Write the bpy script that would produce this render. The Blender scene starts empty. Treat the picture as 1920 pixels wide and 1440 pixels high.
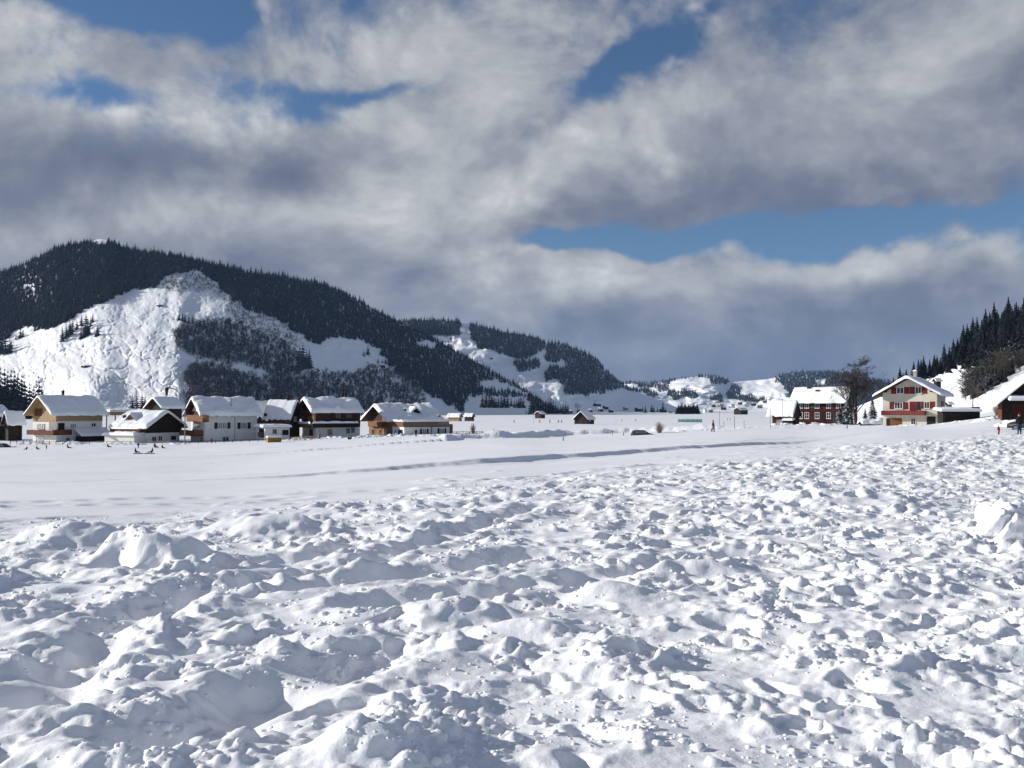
import bpy, bmesh, math, random
import numpy as np
from mathutils import Vector, Matrix

S = bpy.context.scene
COL = S.collection
rng = np.random.default_rng(7)
random.seed(7)
rad = math.radians

# ---------------------------------------------------------------- camera
EYE = 1.65
F = 1920.0                                   # focal length in photo pixels (1920 wide)
PITCH = math.atan(48.0 / F)                  # horizon lies 48 px below the middle
cam_data = bpy.data.cameras.new('camera')
cam_data.sensor_width = 36.0
cam_data.lens = 36.0
cam_data.clip_start = 0.05
cam_data.clip_end = 60000.0
cam = bpy.data.objects.new('camera', cam_data)
COL.objects.link(cam)
cam.location = (0.0, 0.0, EYE)
cam.rotation_euler = (math.pi / 2 + PITCH, 0.0, 0.0)
S.camera = cam

# ---------------------------------------------------------------- sun, exposure
SUN_EL, SUN_AZ = rad(20.0), rad(-81.0)       # azimuth measured from the view axis (+y), towards +x
sd = Vector((math.sin(SUN_AZ) * math.cos(SUN_EL), math.cos(SUN_AZ) * math.cos(SUN_EL), math.sin(SUN_EL)))
sl = bpy.data.lights.new('sun', 'SUN')
sl.energy = 5.0
sl.angle = rad(0.55)
sl.color = (1.0, 0.955, 0.89)
sun = bpy.data.objects.new('sun', sl)
COL.objects.link(sun)
sun.rotation_euler = sd.to_track_quat('Z', 'Y').to_euler()
sun.location = sd * 500.0
S.view_settings.view_transform = 'Standard'
S.view_settings.look = 'None'
S.view_settings.exposure = 0.2
S.view_settings.gamma = 1.0
S.view_settings.use_curve_mapping = False
S.cycles.use_denoising = True
S.cycles.max_bounces = 5
S.cycles.diffuse_bounces = 4
S.cycles.glossy_bounces = 2
S.cycles.transparent_max_bounces = 8
S.cycles.volume_bounces = 0


def D(px, py):
    """photo pixel -> direction, scaled so that y (depth) is 1"""
    x, z, y = (px - 960.0), (720.0 - py), F
    c, s = math.cos(PITCH), math.sin(PITCH)
    yy, zz = y * c - z * s, y * s + z * c
    return x / yy, zz / yy


def at(px, py, r):
    x, z = D(px, py)
    return Vector((x * r, r, EYE + z * r))


def Dn(px, py):
    x, z, y = (px - 960.0), (720.0 - py), F
    c, s = math.cos(PITCH), math.sin(PITCH)
    yy, zz = y * c - z * s, y * s + z * c
    return x / yy, zz / yy

# ---------------------------------------------------------------- world: physical sky with broken cloud


class NT:
    """tiny helper to write node maths as expressions"""
    def __init__(self, tree):
        self.t = tree
        self.n = tree.nodes
        self.l = tree.links

    def new(self, kind, **kw):
        n = self.n.new(kind)
        for k, v in kw.items():
            setattr(n, k, v)
        return n

    def put(self, sock, v):
        if hasattr(v, 'is_output') or isinstance(v, bpy.types.NodeSocket):
            self.l.new(v, sock)
        else:
            sock.default_value = v

    def m(self, op, a, b=0.0, c=0.0, clamp=False):
        n = self.n.new('ShaderNodeMath')
        n.operation = op
        n.use_clamp = clamp
        self.put(n.inputs[0], a)
        self.put(n.inputs[1], b)
        self.put(n.inputs[2], c)
        return n.outputs[0]

    def add(self, a, b): return self.m('ADD', a, b)
    def mul(self, a, b): return self.m('MULTIPLY', a, b)
    def sub(self, a, b): return self.m('SUBTRACT', a, b)

    def sstep(self, v, lo, hi, a=0.0, b=1.0):
        n = self.n.new('ShaderNodeMapRange')
        n.interpolation_type = 'SMOOTHSTEP'
        self.put(n.inputs['Value'], v)
        n.inputs['From Min'].default_value = lo
        n.inputs['From Max'].default_value = hi
        n.inputs['To Min'].default_value = a
        n.inputs['To Max'].default_value = b
        return n.outputs['Result']

    def lin(self, v, lo, hi, a=0.0, b=1.0):
        n = self.n.new('ShaderNodeMapRange')
        self.put(n.inputs['Value'], v)
        n.inputs['From Min'].default_value = lo
        n.inputs['From Max'].default_value = hi
        n.inputs['To Min'].default_value = a
        n.inputs['To Max'].default_value = b
        return n.outputs['Result']

    def noise(self, vec, scale, detail=4.0, rough=0.5, dist=0.0, lac=2.0):
        n = self.n.new('ShaderNodeTexNoise')
        self.put(n.inputs['Vector'], vec)
        n.inputs['Scale'].default_value = scale
        n.inputs['Detail'].default_value = detail
        n.inputs['Roughness'].default_value = rough
        n.inputs['Distortion'].default_value = dist
        n.inputs['Lacunarity'].default_value = lac
        return n.outputs['Fac']

    def mix(self, f, a, b):
        n = self.n.new('ShaderNodeMix')
        n.data_type = 'RGBA'
        self.put(n.inputs[0], f)
        self.put(n.inputs[6], a)
        self.put(n.inputs[7], b)
        return n.outputs[2]


W = bpy.data.worlds.new('World')
S.world = W
W.use_nodes = True
wt = NT(W.node_tree)
W.node_tree.nodes.clear()
w_out = wt.new('ShaderNodeOutputWorld')
sky = wt.new('ShaderNodeTexSky', sky_type='NISHITA', sun_disc=False)
sky.sun_elevation = SUN_EL
sky.sun_rotation = SUN_AZ
sky.altitude = 1600.0
sky.air_density = 1.0
sky.dust_density = 0.15
sky.ozone_density = 4.5
bg_sky = wt.new('ShaderNodeBackground')
bg_sky.inputs['Strength'].default_value = 0.075
wt.l.new(sky.outputs['Color'], bg_sky.inputs['Color'])

tc = wt.new('ShaderNodeTexCoord')
sep = wt.new('ShaderNodeSeparateXYZ')
wt.l.new(tc.outputs['Generated'], sep.inputs[0])
dx, dy, dz = sep.outputs
AZ = wt.m('ARCTAN2', dx, dy)
EL = wt.m('ARCSINE', dz)
# soft wobble so that cloud masses have no geometric outline
wob = wt.new('ShaderNodeTexNoise')
wt.l.new(tc.outputs['Generated'], wob.inputs['Vector'])
wob.inputs['Scale'].default_value = 9.0
wob.inputs['Detail'].default_value = 4.0
wsep = wt.new('ShaderNodeSeparateColor')
wt.l.new(wob.outputs['Color'], wsep.inputs[0])
AZw = wt.add(AZ, wt.mul(wt.sub(wsep.outputs[0], 0.5), 0.17))
ELw = wt.add(EL, wt.mul(wt.sub(wsep.outputs[1], 0.5), 0.085))


cxyz = wt.new('ShaderNodeCombineXYZ')
wt.l.new(AZw, cxyz.inputs[0])
wt.l.new(ELw, cxyz.inputs[1])


def blob(px, py, sx, sy, amp, tilt=0.0):
    """a soft elliptical mass of the cloud field, at a fixed bearing and height in the sky"""
    x, z = D(px, py)
    n = wt.new('ShaderNodeMapping', vector_type='TEXTURE')
    n.inputs['Location'].default_value = (math.atan(x), math.atan(z / math.sqrt(1 + x * x)), 0)
    n.inputs['Rotation'].default_value = (0, 0, rad(tilt))
    n.inputs['Scale'].default_value = (sx / F, sy / F, 1)
    wt.l.new(cxyz.outputs[0], n.inputs[0])
    d = wt.new('ShaderNodeVectorMath', operation='DOT_PRODUCT')
    wt.l.new(n.outputs[0], d.inputs[0])
    wt.l.new(n.outputs[0], d.inputs[1])
    return wt.m('POWER', math.exp(-0.5), d.outputs['Value']), amp


def total(lst):
    acc = 0.0
    for b in lst:
        v, a = blob(*b)
        acc = wt.m('MULTIPLY_ADD', v, a, acc)
    return acc


vm = wt.new('ShaderNodeMapping')
vm.inputs['Rotation'].default_value = (0.0, rad(-14.0), 0.0)
vm.inputs['Scale'].default_value = (1.0, 1.0, 1.35)
wt.l.new(tc.outputs['Generated'], vm.inputs['Vector'])
cvec = vm.outputs[0]
# a second sample a little towards the sun gives the masses their lit and shaded sides
vo = wt.new('ShaderNodeVectorMath', operation='ADD')
wt.l.new(cvec, vo.inputs[0])
vo.inputs[1].default_value = (-0.018, 0.0, 0.05)
n_a = wt.noise(cvec, 5.2, 7.0, 0.60, 0.3)
n_b = wt.noise(vo.outputs[0], 5.2, 4.0, 0.60, 0.3)
vw = wt.new('ShaderNodeVectorMath', operation='MULTIPLY_ADD')
wt.l.new(wob.outputs['Color'], vw.inputs[0])
vw.inputs[1].default_value = (0.10, 0.10, 0.10)
wt.l.new(cvec, vw.inputs[2])
puff = wt.new('ShaderNodeTexVoronoi', feature='F1')
wt.l.new(vw.outputs[0], puff.inputs['Vector'])
puff.inputs['Scale'].default_value = 11.0
puff.inputs['Detail'].default_value = 2.0
puff.inputs['Roughness'].default_value = 0.55
puff.inputs['Lacunarity'].default_value = 2.2
puffs = wt.lin(puff.outputs['Distance'], 0.05, 0.75, 0.95, 0.25)
n_f = wt.m('MULTIPLY_ADD', puffs, 0.55, wt.mul(wt.noise(cvec, 15.0, 5.0, 0.62, 0.15), 0.45))

cov_bias = total([
    (240, -5, 130, 30, -0.46, -8), (395, 50, 40, 34, -0.18, 30), (150, 172, 130, 24, -0.30, 12), (400, 125, 130, 40, 0.22, 0),
    (490, 172, 60, 16, -0.36, 0), (640, 195, 70, 14, -0.36, 8), (560, 235, 80, 18, -0.28, -8),
    (1290, 55, 75, 24, -0.42, 34), (1185, 132, 60, 18, -0.42, 34),
    (1420, 428, 170, 20, -0.38, 2), (1650, 428, 210, 24, -0.40, 5), (1080, 464, 120, 18, -0.44, 5), (1230, 448, 120, 17, -0.38, 4), (1500, 466, 110, 20, -0.38, 0),
    (1345, 455, 45, 26, 0.34, 10), (1640, 500, 70, 22, 0.22, 0),
    (1560, 250, 420, 110, 0.30, 8), (880, 330, 260, 180, 0.24, 20), (330, 300, 340, 80, 0.26, 0), (750, 80, 220, 60, 0.18, 0), (1400, 650, 700, 95, 0.42, 0), (500, 500, 600, 80, 0.34, 0),
    (210, 95, 80, 40, 0.30, -35), (20, 130, 60, 130, 0.2, 0),
])
cover = wt.add(wt.add(wt.lin(n_a, 0.25, 0.75, -0.185, 0.535), cov_bias), wt.mul(wt.sub(n_f, 0.5), 0.80))
alpha = wt.sstep(cover, -0.12, 0.27)

tone = total([
    (330, 215, 130, 34, 0.40, 0), (560, 245, 90, 24, 0.16, 0), (40, 120, 90, 140, 0.26, 0), (640, 100, 220, 80, 0.18, 0),
    (930, 190, 240, 140, 0.22, 30), (830, 400, 190, 60, 0.26, 12), (1190, 250, 180, 36, 0.16, 25),
    (1340, 450, 50, 24, 0.34, 10), (1280, 520, 170, 24, 0.24, 0), (1640, 500, 90, 26, 0.34, 8), (1850, 460, 90, 32, 0.28, 0), (1000, 492, 60, 12, 0.25, 0), (1090, 565, 50, 18, 0.28, 15),
    (1750, 110, 230, 60, 0.22, 25), (400, 420, 330, 34, 0.22, 4), (870, 560, 70, 30, 0.22, 0), (1190, 670, 90, 18, 0.18, 0),
    (300, 305, 320, 42, -0.26, -2), (40, 370, 160, 34, -0.10, 0), (1500, 290, 380, 80, -0.05, 8), (1300, 385, 260, 30, -0.08, 6), (1750, 340, 220, 60, -0.04, 0),
    (1550, 640, 460, 80, -0.14, 0),
])
lit = wt.mul(wt.sub(n_a, n_b), 1.25)
shade = wt.add(wt.add(0.50, wt.mul(tone, 1.0)), wt.add(lit, wt.add(wt.mul(wt.sub(n_f, 0.5), 0.62), wt.mul(wt.sub(n_a, 0.5), 0.28))))
ramp = wt.new('ShaderNodeValToRGB')
wt.l.new(shade, ramp.inputs['Fac'])
e = ramp.color_ramp.elements
e[0].position = 0.0
e[0].color = (0.10, 0.125, 0.185, 1)
e[1].position = 1.0
e[1].color = (0.66, 0.675, 0.69, 1)
for p_, c_ in ((0.3, (0.165, 0.19, 0.25, 1)), (0.55, (0.28, 0.30, 0.345, 1)), (0.8, (0.45, 0.465, 0.485, 1))):
    k = ramp.color_ramp.elements.new(p_)
    k.color = c_
# distant cloud low over the valley is seen through more air: bluer
low = wt.sstep(EL, 0.0, 0.17, 1.0, 0.0)
ccol = wt.mix(wt.mul(low, 0.48), ramp.outputs['Color'], (0.14, 0.18, 0.285, 1))
bg_cloud = wt.new('ShaderNodeBackground')
bg_cloud.inputs['Strength'].default_value = 1.0
wt.l.new(ccol, bg_cloud.inputs['Color'])
mixs = wt.new('ShaderNodeMixShader')
wt.l.new(alpha, mixs.inputs[0])
wt.l.new(bg_sky.outputs[0], mixs.inputs[1])
wt.l.new(bg_cloud.outputs[0], mixs.inputs[2])
wt.l.new(mixs.outputs[0], w_out.inputs['Surface'])
W.cycles.sampling_method = 'MANUAL'
W.cycles.sample_map_resolution = 512
# ---------------------------------------------------------------- helpers: tags, meshes, noise


def tag(o, label=None, cat=None, group=None, kind=None):
    if label: o['label'] = label
    if cat: o['category'] = cat
    if group: o['group'] = group
    if kind: o['kind'] = kind
    return o


def link(name, me, parent=None, mat=None):
    o = bpy.data.objects.new(name, me)
    COL.objects.link(o)
    if parent: o.parent = parent
    if mat is not None and me is not None:
        me.materials.clear()
        me.materials.append(mat)
    return o


def grid_mesh(name, P, smooth=True, mats=None):
    """P: (rows, cols, 3) array -> quad grid"""
    R, C, _ = P.shape
    me = bpy.data.meshes.new(name)
    me.vertices.add(R * C)
    me.vertices.foreach_set('co', P.reshape(-1).astype(np.float32))
    i = np.arange(R * C).reshape(R, C)
    q = np.stack([i[:-1, :-1], i[:-1, 1:], i[1:, 1:], i[1:, :-1]], -1).reshape(-1, 4)
    n = len(q)
    me.loops.add(n * 4)
    me.loops.foreach_set('vertex_index', q.reshape(-1).astype(np.int32))
    me.polygons.add(n)
    me.polygons.foreach_set('loop_start', np.arange(0, n * 4, 4, dtype=np.int32))
    me.polygons.foreach_set('use_smooth', np.full(n, smooth))
    me.update(calc_edges=True)
    return me


def tri_mesh(name, V, T, smooth=False):
    me = bpy.data.meshes.new(name)
    V = np.asarray(V, np.float32)
    T = np.asarray(T, np.int32)
    me.vertices.add(len(V))
    me.vertices.foreach_set('co', V.reshape(-1))
    n = len(T)
    k = T.shape[1]
    me.loops.add(n * k)
    me.loops.foreach_set('vertex_index', T.reshape(-1))
    me.polygons.add(n)
    me.polygons.foreach_set('loop_start', np.arange(0, n * k, k, dtype=np.int32))
    me.polygons.foreach_set('use_smooth', np.full(n, smooth))
    me.update(calc_edges=True)
    return me


def _h(ix, iy, s):
    h = (ix.astype(np.int64) * 374761393 + iy.astype(np.int64) * 668265263 + s * 1274126177) & 0xffffffff
    h = ((h ^ (h >> 13)) * 1274126177) & 0xffffffff
    return ((h ^ (h >> 16)) & 0xffffff).astype(np.float32) / np.float32(0xffffff)


def vnoise(x, y, s=0):
    """gradient noise, about -1..1"""
    ix, iy = np.floor(x), np.floor(y)
    fx, fy = (x - ix).astype(np.float32), (y - iy).astype(np.float32)
    u = fx * fx * fx * (fx * (fx * 6 - 15) + 10)
    v = fy * fy * fy * (fy * (fy * 6 - 15) + 10)

    def g(a, b):
        t = _h(ix + a, iy + b, s) * np.float32(2 * math.pi)
        return np.cos(t) * (fx - a) + np.sin(t) * (fy - b)
    n0 = g(0, 0) * (1 - u) + g(1, 0) * u
    n1 = g(0, 1) * (1 - u) + g(1, 1) * u
    return (n0 * (1 - v) + n1 * v) * 1.5


def fbm(x, y, s=0, o=4, gain=0.5, lac=2.03):
    a, t = 1.0, 0.0
    for k in range(o):
        t = t + a * vnoise(x, y, s + 17 * k)
        x, y, a = x * lac + 3.7, y * lac - 1.9, a * gain
    return t


def clods(x, y, s=0, fill=1.0):
    """rounded lumps: highest of the domes around a point, 0..1"""
    ix, iy = np.floor(x), np.floor(y)
    best = np.zeros(x.shape, np.float32)
    for a in (-1, 0, 1):
        for b in (-1, 0, 1):
            cx, cy = ix + a, iy + b
            ox, oy = _h(cx, cy, s), _h(cx, cy, s + 5)
            rr = 0.35 + 0.75 * _h(cx, cy, s + 9)
            on = (_h(cx, cy, s + 13) < fill)
            d2 = ((cx + ox - x) ** 2 + (cy + oy - y) ** 2).astype(np.float32)
            v = rr * np.sqrt(np.maximum(0, 1 - d2 / (rr * rr)) + 1e-9) * np.maximum(0, 1 - d2 / (rr * rr)) ** 0.35 * on
            best = np.maximum(best, v)
    return best


def pits(x, y, s=0, dens=0.6, el=2.0):
    """foot holes: elongated pits in random directions, 0..1 deep, with a small pushed-up rim"""
    ix, iy = np.floor(x), np.floor(y)
    best = np.zeros(x.shape, np.float32)
    rim = np.zeros(x.shape, np.float32)
    for a in (-1, 0, 1):
        for b in (-1, 0, 1):
            cx, cy = ix + a, iy + b
            ox, oy = _h(cx, cy, s), _h(cx, cy, s + 5)
            t = _h(cx, cy, s + 7) * 6.283
            on = (_h(cx, cy, s + 13) < dens)
            ex, ey = x - cx - ox, y - cy - oy
            p, q = ex * np.cos(t) + ey * np.sin(t), -ex * np.sin(t) + ey * np.cos(t)
            d = np.sqrt((p / (0.24 * el)) ** 2 + (q / 0.24) ** 2)
            best = np.maximum(best, on * np.clip((1.0 - d) / 0.45, 0, 1))
            rim = np.maximum(rim, on * np.exp(-((d - 1.15) / 0.25) ** 2))
    return best, rim


def sst(v, lo, hi):
    t = np.clip((v - lo) / (hi - lo), 0, 1)
    return t * t * (3 - 2 * t)


# ---------------------------------------------------------------- materials


def material(name, col, rough=0.7, build=None, spec=0.3):
    m = bpy.data.materials.new(name)
    m.use_nodes = True
    t = NT(m.node_tree)
    b = m.node_tree.nodes['Principled BSDF']
    b.inputs['Base Color'].default_value = (*col, 1)
    b.inputs['Roughness'].default_value = rough
    b.inputs['Specular IOR Level'].default_value = spec
    if build:
        build(t, b)
    return m


def wobble(scale=3.0, amt=0.25, bump=0.0, bscale=20.0, stretch=(1, 1, 1), dark=(0.5, 0.5, 0.5)):
    """grain, weathering and fine relief for walls, wood, metal"""
    def f(t, b):
        c0 = tuple(b.inputs['Base Color'].default_value)
        c = t.new('ShaderNodeTexCoord')
        mp = t.new('ShaderNodeMapping')
        mp.inputs['Scale'].default_value = stretch
        t.l.new(c.outputs['Object'], mp.inputs[0])
        n = t.noise(mp.outputs[0], scale, 5, 0.6)
        k = t.sstep(n, 0.35, 0.75, 0.0, amt * 2)
        t.l.new(t.mix(k, c0, tuple(c0[i] * dark[i] for i in range(3)) + (1,)), b.inputs['Base Color'])
        if bump:
            bp = t.new('ShaderNodeBump')
            bp.inputs['Strength'].default_value = bump
            bp.inputs['Distance'].default_value = 0.03
            t.l.new(t.noise(mp.outputs[0], bscale, 4, 0.6), bp.inputs['Height'])
            t.l.new(bp.outputs[0], b.inputs['Normal'])
    return f


def snow_build(fine, strength, dist):
    def f(t, b):
        c = t.new('ShaderNodeTexCoord')
        n1 = t.noise(c.outputs['Object'], fine, 6, 0.65)
        bp = t.new('ShaderNodeBump')
        bp.inputs['Strength'].default_value = strength
        bp.inputs['Distance'].default_value = dist
        t.l.new(n1, bp.inputs['Height'])
        t.l.new(bp.outputs[0], b.inputs['Normal'])
        n2 = t.noise(c.outputs['Object'], fine * 0.13, 3, 0.5)
        t.l.new(t.mix(n2, (0.88, 0.892, 0.915, 1), (0.925, 0.932, 0.945, 1)), b.inputs['Base Color'])
    return f


M = {}
M['snow'] = material('snow', (0.89, 0.9, 0.915), 0.55, snow_build(26.0, 0.5, 0.014), 0.25)
M['snow_far'] = material('snow_far', (0.88, 0.89, 0.91), 0.6, snow_build(0.25, 0.35, 0.8), 0.2)
M['snow_roof'] = material('snow_roof', (0.89, 0.9, 0.92), 0.55, snow_build(2.5, 0.3, 0.06), 0.25)

# ---------------------------------------------------------------- snow field (ground)
prof_px = [-300, 300, 1000, 1480, 1700, 1900, 2300]
prof = {
    -300: [(0, 1.65), (5, 1.65), (10, 1.75), (25, 2.2), (50, 3.4), (100, 5.6), (150, 6.6), (200, 6.6), (300, 6.8), (450, 7.4), (1000, 8.6), (1500, 9.2), (9000, 9.5)],
    300: [(0, 1.65), (5, 1.65), (10, 1.72), (25, 2.1), (50, 3.2), (100, 5.2), (150, 6.3), (200, 6.25), (300, 6.5), (450, 7.2), (1000, 8.5), (1500, 9.2), (9000, 9.5)],
    1000: [(0, 1.65), (5, 1.65), (10, 1.67), (25, 1.85), (50, 2.5), (100, 3.5), (160, 4.35), (300, 5.6), (450, 6.2), (600, 7.0), (1000, 8.0), (1500, 9.0), (9000, 9.5)],
    1480: [(0, 1.65), (5, 1.65), (10, 1.66), (25, 1.75), (50, 2.0), (100, 2.75), (165, 3.2), (240, 3.5), (300, 4.5), (450, 6.2), (600, 7.0), (1000, 8.0), (1500, 9.0), (9000, 9.5)],
    1700: [(0, 1.65), (5, 1.65), (10, 1.65), (25, 1.7), (50, 1.85), (86, 2.2), (165, 2.62), (240, 3.4), (300, 3.6), (450, 5.5), (1000, 8.0), (1500, 9.0), (9000, 9.5)],
    1900: [(0, 1.65), (5, 1.65), (10, 1.65), (25, 1.7), (50, 1.8), (86, 2.2), (120, 1.5), (165, 1.0), (240, 0.2), (300, 1.5), (450, 5.5), (1000, 8.0), (1500, 9.0), (9000, 9.5)],
    2300: [(0, 1.65), (5, 1.65), (10, 1.65), (25, 1.7), (50, 1.8), (86, 1.8), (120, 1.0), (165, -1.0), (240, -2.0), (300, 1.0), (450, 5.5), (1000, 8.0), (1500, 9.0), (9000, 9.5)],
}
LY = np.linspace(0, math.log(9010), 800)
_tab = []
for p_ in prof_px:
    a_ = np.array(prof[p_])
    v_ = np.interp(LY, np.log(a_[:, 0] + 1), a_[:, 1])
    ker = np.exp(-np.linspace(-2.5, 2.5, 41) ** 2)
    v_ = np.convolve(np.pad(v_, 20, mode='edge'), ker / ker.sum(), 'valid')
    _tab.append(v_)
_tab = np.array(_tab)
_tpx = np.array([(p - 960) / F for p in prof_px])


def base_z(x, y):
    """broad shape of the valley floor"""
    x, y = np.asarray(x, float), np.asarray(y, float)
    yy = np.maximum(y, 0.0)
    t = np.clip(x / np.maximum(yy, 4.0), _tpx[0], _tpx[-1])
    ly = np.log(yy + 1)
    j = np.clip(ly / LY[-1] * (len(LY) - 1), 0, len(LY) - 1.001)
    j0 = j.astype(int)
    fj = j - j0
    i = np.clip(np.searchsorted(_tpx, t) - 1, 0, len(_tpx) - 2)
    ft = (t - _tpx[i]) / (_tpx[i + 1] - _tpx[i])
    ft = ft * ft * (3 - 2 * ft)
    a = _tab[i, j0] * (1 - fj) + _tab[i, j0 + 1] * fj
    b = _tab[i + 1, j0] * (1 - fj) + _tab[i + 1, j0 + 1] * fj
    return EYE - (a * (1 - ft) + b * ft)


def ground_hit(px, py, lo=2.0, hi=4000.0):
    """depth at which the sight line through a photo pixel meets the broad ground"""
    dxx, dzz = D(px, py)
    ys = np.exp(np.linspace(math.log(lo), math.log(hi), 1500))
    g = base_z(dxx * ys, ys)
    below = EYE + dzz * ys < g
    k = int(np.argmax(below)) if below.any() else len(ys) - 1
    return dxx * ys[k], ys[k]


def polyline_dist(x, y, pts):
    """signed distance-like (d, side, along) to a polyline"""
    best = np.full(x.shape, 1e9)
    side = np.zeros(x.shape)
    along = np.zeros(x.shape)
    L0 = 0.0
    for (ax, ay), (bx, by) in zip(pts[:-1], pts[1:]):
        ex, ey = bx - ax, by - ay
        l = math.hypot(ex, ey)
        t = np.clip(((x - ax) * ex + (y - ay) * ey) / (l * l), 0, 1)
        qx, qy = x - ax - t * ex, y - ay - t * ey
        d = np.hypot(qx, qy)
        s = np.sign(ex * qy - ey * qx)
        upd = d < best
        best = np.where(upd, d, best)
        side = np.where(upd, s, side)
        along = np.where(upd, L0 + t * l, along)
        L0 += l
    return best, side, along


def world_line(pxs):
    return [ground_hit(*p) for p in pxs]


BANK = [(-17.0, 37.0), (-9.0, 41.5), (0.0, 48.5)] + world_line([(1200, 849), (1450, 829), (1640, 812), (1800, 800)])
PLOUGH = world_line([(860, 826), (960, 822), (1060, 816), (1180, 811), (1330, 806)])
TRENCH = [world_line(p) for p in (
    [(60, 1330), (190, 1200), (330, 1130), (480, 1100), (640, 1075), (760, 1040), (880, 995), (1010, 955)],
    [(700, 1150), (900, 1120), (1100, 1095), (1260, 1065), (1400, 1040)],
    [(560, 1110), (720, 1090), (900, 1065), (1000, 1045)],
    [(120, 1060), (300, 1075), (480, 1060), (640, 1040)],
    [(300, 1400), (450, 1330), (560, 1290), (720, 1240)],
)]
TRACKS = [world_line(p) for p in (
    [(0, 948), (300, 938), (600, 928), (760, 920)],
    [(0, 910), (250, 900), (500, 893)],
    [(0, 957), (220, 950), (420, 945), (560, 935)],
    [(0, 985), (160, 972), (330, 966)],
    [(700, 855), (1000, 845), (1300, 836), (1500, 822)],
    [(900, 905), (1100, 884), (1250, 870)],
)]
EDGE = world_line([(-600, 985), (0, 968), (300, 958), (480, 948), (800, 915), (1050, 890), (1200, 878), (1450, 850), (1700, 826), (1920, 806), (2400, 790)])
_ea = np.array([ex / ey for ex, ey in EDGE])
_ed = np.array([ey for ex, ey in EDGE])
MOUNDS = [(150, 1035, 0.85, 0.5, 0.40), (60, 1050, 0.6, 0.35, 0.18), (265, 1060, 0.75, 0.42, 0.34), (320, 1075, 0.4, 0.3, 0.16), (500, 1005, 0.8, 0.6, 0.30),
          (1150, 1130, 0.30, 0.25, 0.16), (700, 1450, 0.40, 0.26, 0.17), (1210, 1085, 0.35, 0.3, 0.15), (1330, 1080, 0.4, 0.3, 0.14), (770, 1330, 0.3, 0.2, 0.05), (880, 1165, 0.35, 0.25, 0.12),
          (430, 1150, 0.4, 0.25, 0.10), (620, 1210, 0.4, 0.25, 0.10), (1000, 1200, 0.4, 0.28, 0.14), (1650, 1280, 0.5, 0.3, 0.08), (1560, 950, 1.2, 0.9, 0.25)]
MOUNDS = [(*ground_hit(a, b), c, d, h) for a, b, c, d, h in MOUNDS]


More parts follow.
